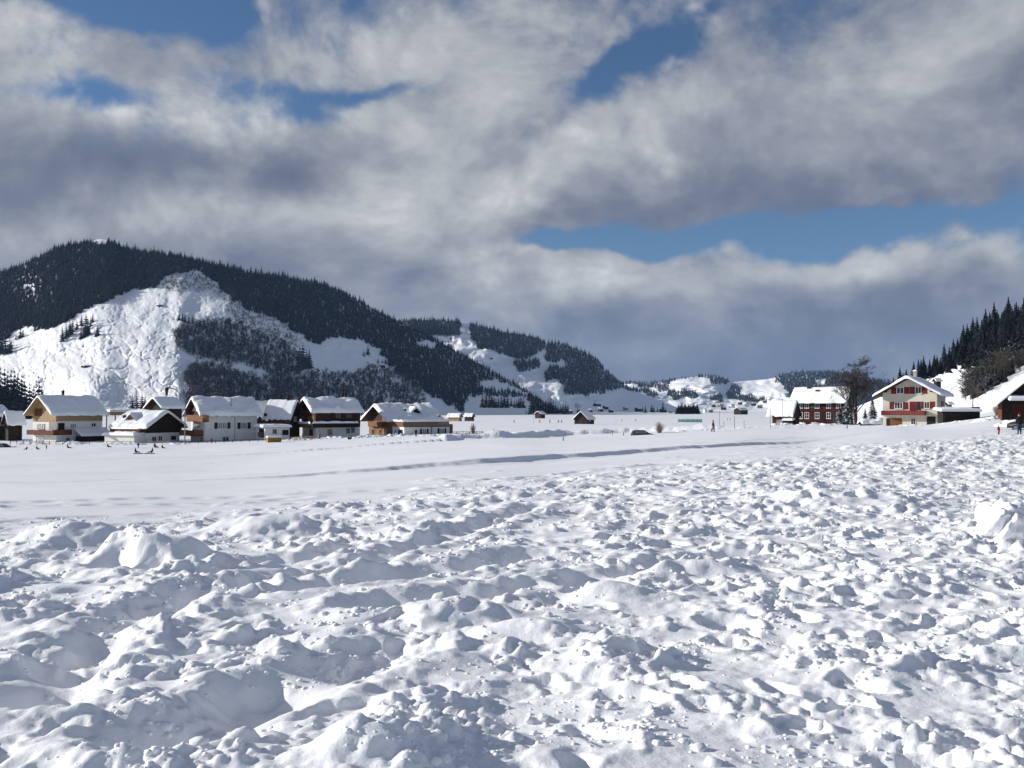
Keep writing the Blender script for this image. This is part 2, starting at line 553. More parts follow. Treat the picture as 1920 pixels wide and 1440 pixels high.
def ground_z(x, y, fine=True):
    z = base_z(x, y)
    near = np.exp(-np.maximum(y, 0) / 260.0)
    z = z + fbm(x / 31.0, y / 31.0, 3, 3) * 0.22 * np.exp(-np.maximum(y, 0) / 900.0) * sst(y, 15, 60)
    z = z + fbm(x / 7.0, y / 7.0, 5, 3) * 0.045 * sst(y, 4, 25)
    # bank along the edge of the groomed track, and the ploughed ridge in the valley
    d, s, al = polyline_dist(x, y, BANK)
    wv = fbm(x / 2.2, y / 2.2, 8, 3) * 0.35
    sd_ = d * s + wv                      # positive on the far side
    fade = (0.9 * sst(x, -17.0, 2.0) + 0.1 * sst(al, 0, 4)) * (1 - 0.85 * sst(x, 16.0, 30.0))
    bank = 0.21 * sst(sd_, -0.1, 0.45) * np.exp(-np.maximum(sd_ - 0.9, 0) / 22.0) - 0.10 * np.exp(-((sd_ + 1.4) / 1.5) ** 2)
    z = z + bank * fade
    d, s, al = polyline_dist(x, y, PLOUGH)
    sd_ = d * s + fbm(x / 3.0, y / 3.0, 9, 3) * 0.8
    z = z + (0.7 * np.exp(-((sd_ - 1.2) / 1.1) ** 2) + 0.35 * sst(sd_, 0, 2) * np.exp(-np.maximum(sd_, 0) / 30.0)) * (1 + 0.4 * vnoise(x / 4, y / 4, 31)) * (d < 60)
    # wind ripples on the open field
    z = z + vnoise(x / 1.6 + 0.4 * vnoise(x / 3, y / 3, 40), y / 0.7, 41) * 0.011 * sst(y, 12, 20) * (y < 90)
    for tr in TRACKS:
        d, s, al = polyline_dist(x, y, tr)
        z = z - 0.07 * np.exp(-(d / 0.22) ** 2) * (0.6 + 0.5 * np.sin(al * 8.0)) + 0.03 * np.exp(-((d - 0.4) / 0.2) ** 2)
    # how trodden the snow is
    a = x / np.maximum(y, 2.0)
    lim = np.interp(a, _ea, _ed)
    q = y / lim + 0.22 * fbm(x / 5.0, y / 5.0, 11, 4)
    T = 1.0 - sst(q, 0.62, 1.16)
    T = np.maximum(T, 0.5 * sst(vnoise(x / 3.0, y / 1.5, 14), 0.25, 0.5) * (1 - sst(q, 1.0, 1.35)))
    calm = sst(fbm(x / 2.1 + 0.5 * vnoise(x / 0.6, y / 0.6, 55), y / 1.3, 21, 3), 0.10, 0.34)     # patches nobody stepped on
    right = sst(a + 0.10 * vnoise(x / 3, y / 3, 18), -0.02, 0.18)
    calm = np.maximum(calm, 0.9 * sst(vnoise(x / 2.4 + 4, y / 3.2, 26), 0.05, 0.3) * sst(y, 6, 8) * (1 - sst(y, 15, 19)))
    calm = calm * (1 - 0.75 * right) * (1 - 0.3 * sst(y, 12, 30))
    on = (T > 0.001) & (y < 140) & (y > -1)
    if fine and on.any():
        X, Y, TT, CA, RI = x[on], y[on], T[on], calm[on], right[on]
        wx = X + 0.10 * fbm(X / 0.35, Y / 0.35, 60, 3)
        wy = Y + 0.10 * fbm(X / 0.35 + 9, Y / 0.35 + 4, 61, 3)
        big = fbm(X / 1.7, Y / 1.3, 23, 3) * (0.065 - 0.02 * RI)
        # heaped, broken snow
        c1 = clods(wx / 0.60, wy / 0.55, 101, 0.6) * (0.05 - 0.01 * sst(Y, 8, 14))
        c2 = clods(wx / 0.25 + 3, wy / 0.23, 111, 0.7) * 0.036
        wx2 = X + 0.02 * vnoise(X / 0.06, Y / 0.06, 62)
        wy2 = Y + 0.02 * vnoise(X / 0.06 + 7, Y / 0.06, 63)
        c3 = clods(wx2 / 0.112, wy2 / 0.105, 121, 0.72) * 0.040
        c4 = clods(wx2 / 0.052, wy2 / 0.05, 131, 0.7) * 0.026
        c5 = clods(X / 0.026, Y / 0.026, 137, 0.6) * 0.009 * (Y < 16)
        amp = 0.16 + 1.25 * sst(vnoise(X / 1.0, Y / 0.9, 77) + 0.45 * vnoise(X / 0.37, Y / 0.37, 78), -0.35, 0.75) ** 1.2
        grow = 1.0 + 0.8 * sst(Y, 16, 50)
        rough = (c1 * (1 - 0.6 * RI) + c2 * 0.95 + c3 + c4 + c5 + fbm(X / 0.12, Y / 0.12, 141, 3) * 0.010) * amp
        tm = np.zeros(X.shape)
        for tr in TRENCH:
            tm = np.maximum(tm, np.exp(-(polyline_dist(X, Y, tr)[0] / 0.5) ** 2))
        rough = rough * (1 - 0.55 * tm)
        slab = clods(wx / 0.95 + 11, wy / 0.85, 151, 0.22)
        rough = rough + sst(slab, 0.10, 0.42) * (0.045 + 0.015 * vnoise(X / 0.16, Y / 0.16, 152)) * (1 - 0.5 * RI)
        p1, r1 = pits(wx / 0.55, wy / 0.58, 201, 0.6, 1.7)
        p2, r2 = pits(wx / 0.42 + 5, wy / 0.47, 211, 0.5, 1.5)
        foot = -sst(p1, 0, 1) * 0.07 - sst(p2, 0, 1) * 0.055 + (r1 + r2) * 0.022
        far_c = clods(wx / 1.1, wy / 0.9, 301, 0.6) * 0.055 * sst(Y, 12, 30)
        zz = big + (rough * grow + far_c) * (1 - CA) + foot * (0.4 + 0.6 * RI) * (1 - 0.85 * CA) + 0.05 * CA
        zz = zz + CA * (vnoise(X / 0.5, Y / 0.4, 88) * 0.012)
        for tr in TRENCH:
            d, s, al = polyline_dist(X, Y, tr)
            d = d + 0.09 * vnoise(X / 0.3, Y / 0.3, 71)
            step = 0.75 + 0.35 * np.sin(al * 9.0 + 2 * vnoise(X, Y, 5))
            zz = zz - 0.20 * np.exp(-(d / 0.25) ** 2) * step + 0.06 * np.exp(-((d - 0.42) / 0.16) ** 2) * (0.6 + c3 * 10)
        z[on] += zz * TT
        # small crumbs thrown over the edge
    for mx, my, sx, sy, h in MOUNDS:
        e2 = ((x - mx) / sx) ** 2 + ((y - my) / sy) ** 2 + 0.25 * vnoise(x / 0.4, y / 0.4, 91)
        z = z + 0.95 * h * np.exp(-np.maximum(e2, 0) ** 1.2) * (e2 < 6)
    return z


def gz(x, y):
    return float(ground_z(np.array([float(x)]), np.array([float(y)]))[0])


def make_ground():
    k = 0.0023
    ys = [0.6]
    while ys[-1] < 9000:
        y = ys[-1]
        s = k * (y + 2.2) if y < 60 else k * (y + 2.2) * (1 + min(14.0, (y - 60) / 45.0))
        ys.append(y + s)
    ys = np.array(ys)
    ts = np.linspace(-0.66, 0.66, 560)
    Y, Tt = np.meshgrid(ys, ts, indexing='ij')
    X = Tt * (Y + 2.2)
    Z = ground_z(X, Y)
    o = link('snow_field', grid_mesh('snow_field', np.stack([X, Y, Z], -1)), mat=M['snow'])
    tag(o, kind='structure')
    # the same field carried on around and behind the viewer
    rr = np.exp(np.linspace(math.log(1.2), math.log(9000), 90))
    a0 = math.atan(0.66)
    th = np.linspace(a0 - 0.02, 2 * math.pi - a0 + 0.02, 120)
    A, Rr = np.meshgrid(th, rr, indexing='ij')
    X2, Y2 = Rr * np.sin(A), Rr * np.cos(A) - 2.2
    Z2 = base_z(X2, np.maximum(Y2, 0)) - 0.05
    o2 = link('snow_field', grid_mesh('snow_field_around', np.stack([X2, Y2, Z2], -1)), mat=M['snow'])
    tag(o2, kind='structure')
    return o


make_ground()
# ---------------------------------------------------------------- hills


def curve(pts):
    a = np.array(pts, float)
    xs = np.linspace(a[0, 0], a[-1, 0], 1200)
    v = np.interp(xs, a[:, 0], a[:, 1])
    w = max(3, int(1200 * 14 / (a[-1, 0] - a[0, 0])) | 1)
    k = np.hanning(w + 2)[1:-1]
    v = np.convolve(np.pad(v, w // 2, mode='edge'), k / k.sum(), 'valid')
    return lambda p: np.interp(p, xs, v)


class Hill:
    """a hillside with real depth: for every bearing it runs from its foot (near) to its crest (far)"""
    def __init__(self, name, px0, px1, crest, foot, rf, rc, power=1.0, relief=(), bumps=(), step=2.5, rows=150, back=0.5, creases=False):
        self.creases = creases
        self.crest, self.foot, self.rf, self.rc = curve(crest), curve(foot), curve(rf), curve(rc)
        self.power, self.relief, self.bumps = power, relief, bumps
        px = np.arange(px0, px1 + step, step)
        t = np.linspace(0, 1, rows)
        PX, T = np.meshgrid(px, t, indexing='xy')
        P = self.point_t(PX, T)
        # far side falls away behind the crest
        nb = 14
        B = np.zeros((nb, len(px), 3))
        top = P[-1]
        for i in range(nb):
            f = (i + 1) / nb
            g = 1 + f * back
            B[i, :, 0], B[i, :, 1] = top[:, 0] * g, top[:, 1] * g
            h = top[:, 2] - (EYE - 12)
            B[i, :, 2] = (EYE - 12) + h * (1 - f ** 1.3)
        self.obj = link(name, grid_mesh(name, np.concatenate([P, B], 0)), mat=M['snow_far'])
        tag(self.obj, kind='structure')

    def point_t(self, PX, T):
        py = self.foot(PX) + (self.crest(PX) - self.foot(PX)) * T
        return self.point(PX, py, T)

    def point(self, PX, PY, T=None):
        if T is None:
            fo, cr = self.foot(PX), self.crest(PX)
            T = np.clip((PY - fo) / np.minimum(cr - fo, -1.0), 0, 1)
        rf, rc = self.rf(PX), self.rc(PX)
        r = rf + (rc - rf) * T ** self.power
        for wl, wly, amp, s in self.relief:
            r = r + amp * fbm(PX / wl, PY / wly, s, 4) * np.minimum(1, T * 6)
        if self.creases:
            # gullies and the fine terraces trodden by cattle
            for s_, wl_, wy_ in ((440, 48, 95), (447, 30, 60), (455, 70, 50)):
                n_ = fbm(PX / wl_ + 0.15 * fbm(PX / 14, PY / 14, s_ + 1, 2), PY / wy_, s_, 2)
                r = r + 6.0 * np.exp(-(n_ / 0.045) ** 2) * np.minimum(1, T * 5) * (1 - T)
            r = r + 0.55 * np.sin((PY + 9 * fbm(PX / 40, PY / 40, 460, 3) + 0.12 * PX) * 1.05) * (1 - T)
        for bx, by, sx, sy, amp in self.bumps:
            r = r - amp * np.exp(-((PX - bx) / sx) ** 2 - ((PY - by) / sy) ** 2)
        dxx, dzz = Dn(PX, PY)
        return np.stack([dxx * r, r, EYE + dzz * r], -1)


def foothold(h, px, py):
    p = h.point(np.array([float(px)]), np.array([float(py)]))[0]
    return Vector(p)


left = Hill('mountain_slope', -260, 1110,
            [(-260, 600), (-60, 540), (0, 512), (30, 502), (60, 490), (85, 477), (105, 464), (130, 460), (165, 455), (185, 448), (205, 450), (230, 466), (260, 473), (300, 476), (330, 479), (360, 487), (400, 496), (430, 503), (470, 513), (520, 516), (560, 526), (600, 531), (640, 546), (680, 569), (720, 591), (760, 611), (800, 627), (840, 650), (880, 672), (920, 694), (960, 717), (1000, 742), (1040, 768), (1075, 781), (1110, 784)],
            [(-260, 785), (1110, 785)],
            [(-260, 1520), (0, 1360), (200, 1230), (335, 1180), (450, 1300), (600, 1500), (800, 1800), (1000, 2250), (1110, 2450)],
            [(-260, 2300), (0, 2150), (340, 2000), (430, 2060), (700, 2400), (900, 2600), (1110, 2700)],
            0.92, relief=((80, 55, 12, 400), (26, 30, 1.6, 405), (11, 9, 0.8, 410), (4.5, 3.6, 0.6, 420)),
            bumps=((172, 735, 50, 42, 85), (438, 582, 66, 36, 85), (250, 640, 120, 60, 40), (60, 690, 70, 30, 30)), step=1.8, rows=300, creases=True)
middle = Hill('ridge_slope', 730, 1300,
              [(730, 602), (800, 600), (860, 602), (880, 606), (900, 612), (940, 622), (980, 628), (1010, 634), (1025, 646), (1045, 642), (1070, 650), (1100, 662), (1120, 675), (1140, 698), (1165, 719), (1200, 736), (1240, 752), (1300, 775)],
              [(730, 776), (1300, 776)], [(730, 2900), (900, 2850), (1100, 3050), (1300, 3300)], [(730, 3500), (900, 3450), (1100, 3650), (1300, 3700)],
              1.0, relief=((50, 30, 30, 500), (12, 9, 4, 510)), bumps=((1040, 735, 80, 25, 90),), step=2.5, rows=110)
far = Hill('far_hills', 1080, 1800,
           [(1080, 728), (1150, 722), (1180, 716), (1210, 719), (1240, 716), (1290, 708), (1320, 704), (1345, 706), (1370, 717), (1400, 714), (1440, 711), (1470, 703), (1500, 699), (1540, 697), (1580, 699), (1620, 706), (1660, 717), (1720, 724), (1800, 735)],
           [(1080, 773), (1800, 773)], [(1080, 4300), (1400, 4200), (1800, 3600)], [(1080, 5600), (1400, 5400), (1800, 4700)],
           1.0, relief=((40, 14, 70, 600), (11, 6, 8, 610)), bumps=((1300, 722, 60, 16, 260), (1440, 735, 60, 12, 240), (1200, 745, 60, 12, 160)), step=2.5, rows=90)
right = Hill('right_slope', 1600, 2350,
             [(1600, 765), (1650, 745), (1700, 722), (1740, 710), (1780, 690), (1810, 670), (1840, 652), (1870, 636), (1920, 616), (2000, 584), (2150, 520), (2350, 470)],
             [(1600, 785), (1700, 782), (1780, 782), (1840, 776), (1900, 772), (2000, 770), (2350, 770)],
             [(1600, 640), (1700, 500), (1780, 395), (1850, 300), (1920, 245), (2050, 210), (2350, 190)],
             [(1600, 900), (1700, 820), (1800, 720), (1920, 640), (2100, 560), (2350, 520)],
             0.9, relief=((60, 30, 9, 700), (14, 9, 2.2, 710)), step=3.0, rows=120)

# ---------------------------------------------------------------- trees: prototypes


def leaf_mat(name, col, snow=0.3, scale=0.35):
    def f(t, b):
        g = t.new('ShaderNodeNewGeometry')
        s = t.new('ShaderNodeSeparateXYZ')
        t.l.new(g.outputs['Normal'], s.inputs[0])
        oi = t.new('ShaderNodeObjectInfo')
        n = t.noise(g.outputs['Position'], scale, 4, 0.6)
        n2 = t.noise(g.outputs['Position'], 0.012, 2, 0.5)
        up = t.sstep(s.outputs[2], 0.1, 0.9)
        k = t.mul(t.mul(up, t.sstep(n, 0.42, 0.66)), t.lin(n2, 0.3, 0.7, snow * 0.5, snow * 1.6))
        c2 = tuple(c * 0.55 for c in col) + (1,)
        base = t.mix(oi.outputs['Random'], (*col, 1), c2)
        t.l.new(t.mix(k, base, (0.8, 0.82, 0.86, 1)), b.inputs['Base Color'])
    return material(name, col, 0.8, f, 0.1)


M['needles'] = leaf_mat('needles', (0.014, 0.022, 0.024), 0.07)
M['needles_near'] = leaf_mat('needles_near', (0.008, 0.011, 0.010), 0.03)
M['needles_frost'] = leaf_mat('needles_frost', (0.035, 0.05, 0.042), 0.85, 1.5)
M['twigs'] = material('twigs', (0.065, 0.050, 0.038), 0.9, wobble(1.2, 0.3))
M['twigs_frost'] = leaf_mat('twigs_frost', (0.055, 0.05, 0.05), 0.9, 0.6)
M['bark'] = material('bark', (0.06, 0.048, 0.038), 0.9, wobble(6, 0.35, 0.4, 14, (1, 1, 0.25)))


def conifer(name, seed, tiers=11, fronds=9, mat='needles', slim=0.19, trunk=True):
    """spruce of unit height: a tapered stem and drooping tiers of separate, ragged boughs"""
    r = np.random.default_rng(seed)
    V, T = [], []

    def tri(a, b, c):
        k = len(V)
        V.extend([a, b, c])
        T.append((k, k + 1, k + 2))
    for i in range(tiers):
        f = i / (tiers - 1)
        z = 0.07 + 0.87 * f
        rad_ = slim * (1 - f) ** 0.8 * r.uniform(0.82, 1.15) + 0.012
        n = max(5, int(fronds * (1 - 0.45 * f)))
        off = r.uniform(0, 6.28)
        for j in range(n):
            if r.random() < 0.08: continue
            a = off + j * 6.283 / n + r.uniform(-0.25, 0.25)
            L = rad_ * r.uniform(0.7, 1.18)
            wd = L * 0.52 + 0.01
            drop = 0.32 * L + 0.018 * r.uniform(0.4, 1.6)
            ca, sa = math.cos(a), math.sin(a)
            z0 = z + 0.05 * r.uniform(0.7, 1.3)
            root = (0, 0, z0)
            tip = (ca * L, sa * L, z - drop)
            m1 = (ca * L * 0.62 - sa * wd * 0.5, sa * L * 0.62 + ca * wd * 0.5, z - drop * 0.75)
            m2 = (ca * L * 0.62 + sa * wd * 0.5, sa * L * 0.62 - ca * wd * 0.5, z - drop * 0.75)
            rd = (ca * L * 0.6, sa * L * 0.6, z - drop * 0.15)
            tri(root, m1, rd); tri(root, rd, m2); tri(rd, m1, tip); tri(rd, tip, m2)
    # leader
    for j in range(4):
        a = j * 1.571
        tri((0, 0, 1.0), (math.cos(a) * 0.02, math.sin(a) * 0.02, 0.92), (math.cos(a + 1.571) * 0.02, math.sin(a + 1.571) * 0.02, 0.92))
    me = tri_mesh(name, V, T)
    me.materials.append(M[mat])
    # stem
    V2, T2 = [], []
    for j in range(6):
        a = j * 1.0472
        V2 += [(math.cos(a) * 0.016, math.sin(a) * 0.016, -0.03), (math.cos(a) * 0.004, math.sin(a) * 0.004, 0.93)]
    for j in range(6):
        a, b = 2 * j, 2 * ((j + 1) % 6)
        T2 += [(a, b, b + 1), (a, b + 1, a + 1)]
    st = tri_mesh(name + '_stem', V2, T2)
    st.materials.append(M['bark'])
    return me, st


def branch_tree(name, seed, depth=4, kids=4, spread=0.6, mat='twigs', first=0.28, thin=0.010, up=0.25, twig=0.0016):
    """leafless tree of unit height, every limb a tapered three-sided tube"""
    r = random.Random(seed)
    V, T = [], []

    def seg(p, d, L, ra, lev):
        steps = 3 if lev < 2 else 2
        pts = [(p.copy(), ra)]
        q, dd = p.copy(), d.copy()
        for i in range(steps):
            dd = (dd + Vector((r.uniform(-1, 1), r.uniform(-1, 1), r.uniform(-0.4, 1) * up)) * 0.16).normalized()
            q = q + dd * L / steps
            pts.append((q.copy(), max(twig, ra * (1 - 0.55 * (i + 1) / steps))))
        s = 5 if lev == 0 else 3
        base = len(V)
        for k, (c, rr_) in enumerate(pts):
            ax = dd.orthogonal().normalized()
            ay = dd.cross(ax).normalized()
            for j in range(s):
                a = j * 6.283 / s
                V.append(tuple(c + ax * math.cos(a) * rr_ + ay * math.sin(a) * rr_))
        for k in range(len(pts) - 1):
            for j in range(s):
                a, b = base + k * s + j, base + k * s + (j + 1) % s
                T.append((a, b, b + s)); T.append((a, b + s, a + s))
        if lev < depth:
            n = kids + (3 if lev == 0 else 0)
            for k in range(n):
                f = r.uniform(0.2, 1.0) if lev else first + (1 - first) * (k + r.random()) / n
                i = min(int(f * (len(pts) - 1)), len(pts) - 2)
                g = f * (len(pts) - 1) - i
                st = pts[i][0].lerp(pts[i + 1][0], g)
                rr_ = pts[i][1] * (1 - g) + pts[i + 1][1] * g
                side = Vector((r.uniform(-1, 1), r.uniform(-1, 1), r.uniform(-0.2, 0.5)))
                nd = (dd * (1 - spread) + side.normalized() * spread + Vector((0, 0, up * 0.5))).normalized()
                seg(st, nd, L * r.uniform(0.42, 0.68) * (1.1 - 0.4 * f if lev == 0 else 1), rr_ * 0.6, lev + 1)
    seg(Vector((0, 0, -0.02)), Vector((0, 0, 1)), 0.72, thin * 1.6, 0)
    V = np.array(V)
    V[:, :] /= V[:, 2].max()
    me = tri_mesh(name, V, T)
    me.materials.append(M[mat])
    return me


CON = [conifer('spruce_%d' % i, 20 + i, 9, 9, 'needles', 0.26 + 0.03 * (i % 3)) for i in range(5)]
CONN = [conifer('near_spruce_%d' % i, 40 + i, 15, 12, 'needles_near', 0.24 + 0.03 * (i % 3)) for i in range(4)]
BARE = [branch_tree('bare_%d' % i, 60 + i, 3, 5, 0.62, 'twigs', 0.15, 0.010, twig=0.005) for i in range(4)]
BAREF = [branch_tree('frosted_%d' % i, 70 + i, 3, 5, 0.62, 'twigs_frost', 0.12, 0.010, twig=0.0075) for i in range(4)]


def joined(pair, name):
    """stem and boughs as one mesh (a tree too small in view for separate parts)"""
    bm = bmesh.new()
    me = bpy.data.meshes.new(name)
    bm.from_mesh(pair[0])
    bm.from_mesh(pair[1])
    n0 = len(pair[0].polygons)
    bm.faces.ensure_lookup_table()
    for i, f in enumerate(bm.faces):
        f.material_index = 0 if i < n0 else 1
    bm.to_mesh(me)
    bm.free()
    me.materials.append(pair[0].materials[0])
    me.materials.append(pair[1].materials[0])
    return me


CONJ = [joined(c, 'whole_spruce_%d' % i) for i, c in enumerate(CON)]
CONNJ = [joined(c, 'whole_near_spruce_%d' % i) for i, c in enumerate(CONN)]


def inside(poly, x, y):
    c = np.zeros(x.shape, bool)
    n = len(poly)
    for i in range(n):
        x1, y1 = poly[i]
        x2, y2 = poly[(i + 1) % n]
        hit = ((y1 > y) != (y2 > y)) & (x < (x2 - x1) * (y - y1) / (y2 - y1 + 1e-12) + x1)
        c ^= hit
    return c


def scatter(hill, polys, spacing, holes=(), thin=None, seed=0):
    """points on a hillside inside outlines, jittered grid in bearing/height"""
    r = np.random.default_rng(seed)
    pts = []
    xs = [p[0] for q in polys for p in q]
    ys = [p[1] for q in polys for p in q]
    sx, sy = spacing
    gx, gy = np.meshgrid(np.arange(min(xs), max(xs), sx), np.arange(min(ys), max(ys), sy))
    gx = (gx + r.uniform(-0.6, 0.6, gx.shape) * sx).ravel()
    gy = (gy + r.uniform(-0.6, 0.6, gy.shape) * sy).ravel()
    ex, ey = gx + 7 * vnoise(gx / 16, gy / 16, seed), gy + 4 * vnoise(gx / 16, gy / 12, seed + 3)
    ok = np.zeros(gx.shape, bool)
    for q in polys: ok |= inside(q, ex, ey)
    for q in holes: ok &= ~inside(q, ex, ey)
    if thin is not None: ok &= r.random(gx.shape) < thin(gx, gy)
    fo, cr = hill.foot(gx), hill.crest(gx)
    ok &= (gy > cr + 0.5) & (gy < fo)
    gx, gy = gx[ok], gy[ok]
    return hill.point(gx, gy), gx, gy


def wood(name, label, P, protos, size, seed=0, group=None):
    """one wood as an uncountable mass: instances of whole trees standing on their hillside"""
    r = np.random.default_rng(seed)
    n = len(P)
    me = bpy.data.meshes.new(name)
    me.vertices.add(n)
    P = P.copy()
    P[:, 2] -= 0.4
    me.vertices.foreach_set('co', P.astype(np.float32).reshape(-1))
    a = me.attributes.new('tree_scale', 'FLOAT', 'POINT')
    a.data.foreach_set('value', (size * r.uniform(0.5, 1.0, n) ** 0.8 * (1 + 0.45 * (r.random(n) < 0.12))  * 1.25).astype(np.float32))
    a = me.attributes.new('tree_turn', 'FLOAT', 'POINT')
    a.data.foreach_set('value', r.uniform(0, 6.28, n).astype(np.float32))
    a = me.attributes.new('tree_kind', 'INT', 'POINT')
    a.data.foreach_set('value', r.integers(0, len(protos), n).astype(np.int32))
    o = link(name, me)
    tag(o, label, None, group, 'stuff')
    col = bpy.data.collections.new(name + '_kinds')
    for i, p in enumerate(protos):
        q = bpy.data.objects.new('tree_kind_%s_%d' % (name, i), p)
        col.objects.link(q)
    ng = bpy.data.node_groups.new(name + '_scatter', 'GeometryNodeTree')
    ng.interface.new_socket('Geometry', in_out='INPUT', socket_type='NodeSocketGeometry')
    ng.interface.new_socket('Geometry', in_out='OUTPUT', socket_type='NodeSocketGeometry')
    N, Lk = ng.nodes, ng.links
    gi, go = N.new('NodeGroupInput'), N.new('NodeGroupOutput')
    ip = N.new('GeometryNodeInstanceOnPoints')
    ci = N.new('GeometryNodeCollectionInfo')
    ci.inputs['Collection'].default_value = col
    ci.inputs['Separate Children'].default_value = True
    ci.inputs['Reset Children'].default_value = True
    ip.inputs['Pick Instance'].default_value = True

    def attr(nm, ty):
        x = N.new('GeometryNodeInputNamedAttribute')
        x.data_type = ty
        x.inputs['Name'].default_value = nm
        return x.outputs['Attribute']
    cx = N.new('ShaderNodeCombineXYZ')
    Lk.new(attr('tree_turn', 'FLOAT'), cx.inputs[2])
    er = N.new('FunctionNodeEulerToRotation')
    Lk.new(cx.outputs[0], er.inputs[0])
    Lk.new(gi.outputs[0], ip.inputs['Points'])
    Lk.new(ci.outputs[0], ip.inputs['Instance'])
    Lk.new(attr('tree_kind', 'INT'), ip.inputs['Instance Index'])
    Lk.new(er.outputs[0], ip.inputs['Rotation'])
    Lk.new(attr('tree_scale', 'FLOAT'), ip.inputs['Scale'])
    Lk.new(ip.outputs[0], go.inputs[0])
    md = o.modifiers.new('scatter', 'NODES')
    md.node_group = ng
    return o


# ---- the wooded mountain on the left
MEADOW = [(-300, 700), (0, 665), (20, 640), (60, 618), (110, 608), (170, 575), (215, 560), (250, 541), (300, 536), (315, 520), (350, 506), (385, 512), (430, 545), (480, 590), (540, 600), (575, 640),
          (600, 636), (660, 645), (720, 660), (700, 655), (745, 690), (790, 720), (830, 745), (900, 780), (-300, 790)]
forest_poly = [(-300, 400), (1100, 400), (1100, 790), (900, 785), (860, 770), (800, 735), (745, 700), (720, 668), (660, 640), (630, 632), (590, 645), (565, 630), (540, 610), (500, 590), (465, 585), (425, 555), (395, 520), (365, 508), (335, 512), (310, 520),
               (290, 540), (255, 542), (225, 555), (170, 575), (120, 605), (85, 620), (60, 610), (40, 612), (0, 645), (-300, 700)]
gaps = [[(160, 445), (198, 444), (200, 452), (193, 461), (180, 462), (172, 455)],
        [(630, 632), (680, 641), (720, 660), (700, 668), (650, 650)],
        [(898, 715), (930, 712), (985, 735), (990, 742), (950, 735), (900, 728)],
        [(0, 495), (20, 485), (22, 500), (0, 512)],
        [(880, 742), (990, 745), (1000, 782), (860, 790)],
        [(780, 640), (815, 640), (815, 655), (790, 652)]]
P, gx, gy = scatter(left, [forest_poly], (3.1, 2.3), gaps, lambda x, y: (0.96 - 0.45 * (vnoise(x / 22, y / 14, 5) > 0.6)) * (1 - 0.75 * np.exp(-((x - 58) / 24) ** 2 - ((y - 540) / 20) ** 2)), 11)
wood('spruce_forest', 'dark snow-dusted spruce forest covering the upper mountain slope', P, CONJ, 11.5, 11)
# leafless frosted thickets on the shaded flank
brush1 = [(325, 650), (330, 628), (345, 615), (400, 608), (430, 604), (480, 625), (520, 640), (560, 660), (580, 690), (560, 705), (520, 700), (470, 690), (410, 680), (350, 668)]
P1, gx, gy = scatter(left, [brush1], (4.6, 3.6), (), lambda x, y: 0.8 + 0.5 * vnoise(x / 14, y / 9, 8), 13)
brush2 = [(348, 745), (350, 705), (360, 690), (400, 685), (440, 700), (480, 712), (500, 715), (520, 695), (600, 706), (660, 702), (700, 690), (740, 700), (775, 718), (798, 740), (800, 775), (640, 785), (350, 785)]
P2, gx, gy = scatter(left, [brush2], (4.4, 3.4), ((),), lambda x, y: 0.75 + 0.5 * vnoise(x / 16, y / 9, 9), 14)
wood('frosted_thicket', 'grey leafless frosted thicket on the shaded lower mountain flank', np.concatenate([P1, P2]), BAREF + CONJ[:1], 11.0, 14)
brush3 = [(300, 530), (320, 512), (350, 506), (390, 520), (430, 560), (480, 590), (540, 605), (570, 640), (560, 655), (520, 640), (470, 622), (440, 600), (415, 570), (400, 550), (350, 545), (310, 545)]
P3, gx, gy = scatter(left, [brush3], (4.0, 2.8), (), lambda x, y: 0.62 + 0.4 * vnoise(x / 12, y / 8, 10), 15)
wood('thin_scrub', 'thin brown scrub below the forest edge on the mountain', P3, BARE, 6.5, 15)

# ---- the second ridge
ridge_wood = [[(735, 585), (800, 590), (835, 604), (868, 598), (862, 618), (835, 630), (800, 625), (735, 640)],
              [(878, 590), (900, 590), (1015, 612), (1026, 628), (1022, 655), (1000, 668), (985, 675), (955, 668), (930, 660), (900, 655), (884, 630)],
              [(1020, 668), (1030, 640), (1042, 620), (1080, 630), (1130, 650), (1150, 690), (1180, 712), (1230, 732), (1245, 745), (1190, 738), (1165, 726), (1140, 735), (1100, 742), (1060, 738), (1052, 720), (1040, 712), (1024, 716), (1020, 700), (1030, 692), (1060, 690), (1068, 684), (1050, 678), (1030, 680)],
              [(960, 680), (1010, 676), (1015, 690), (975, 698)]]
P, gx, gy = scatter(middle, ridge_wood, (2.7, 2.1), (), lambda x, y: 0.9 + 0 * x, 21)
wood('ridge_forest', 'blue-dark spruce forest on the second ridge behind the valley', P, CONJ, 14.5, 21)
# ---- the far hills
far_wood = [[(1240, 700), (1290, 700), (1320, 694), (1350, 700), (1372, 712), (1362, 722), (1335, 722), (1322, 706), (1290, 711), (1240, 716)],
            [(1150, 712), (1200, 712), (1235, 716), (1255, 726), (1250, 734), (1225, 730), (1190, 722), (1150, 722)],
            [(1190, 728), (1215, 730), (1235, 742), (1215, 745), (1196, 738)], [(1252, 736), (1300, 734), (1304, 744), (1270, 750), (1252, 744)],
            [(1243, 711), (1256, 711), (1256, 722), (1244, 722)], [(1362, 742), (1380, 722), (1388, 730), (1384, 742), (1420, 745), (1440, 752), (1400, 754), (1365, 748)],
            [(1450, 705), (1470, 690), (1640, 685), (1800, 715), (1800, 770), (1500, 770), (1480, 735), (1455, 716)], [(1330, 744), (1350, 742), (1352, 752), (1332, 752)],
            [(1400, 706), (1440, 704), (1444, 709), (1400, 712)]]
P, gx, gy = scatter(far, far_wood, (2.6, 1.5), [[(1530, 712), (1545, 708), (1540, 722), (1528, 724)]], lambda x, y: 0.9 + 0 * x, 31)
wood('far_forest', 'hazy blue woods spread over the low far hills', P, CONJ, 18.0, 31)
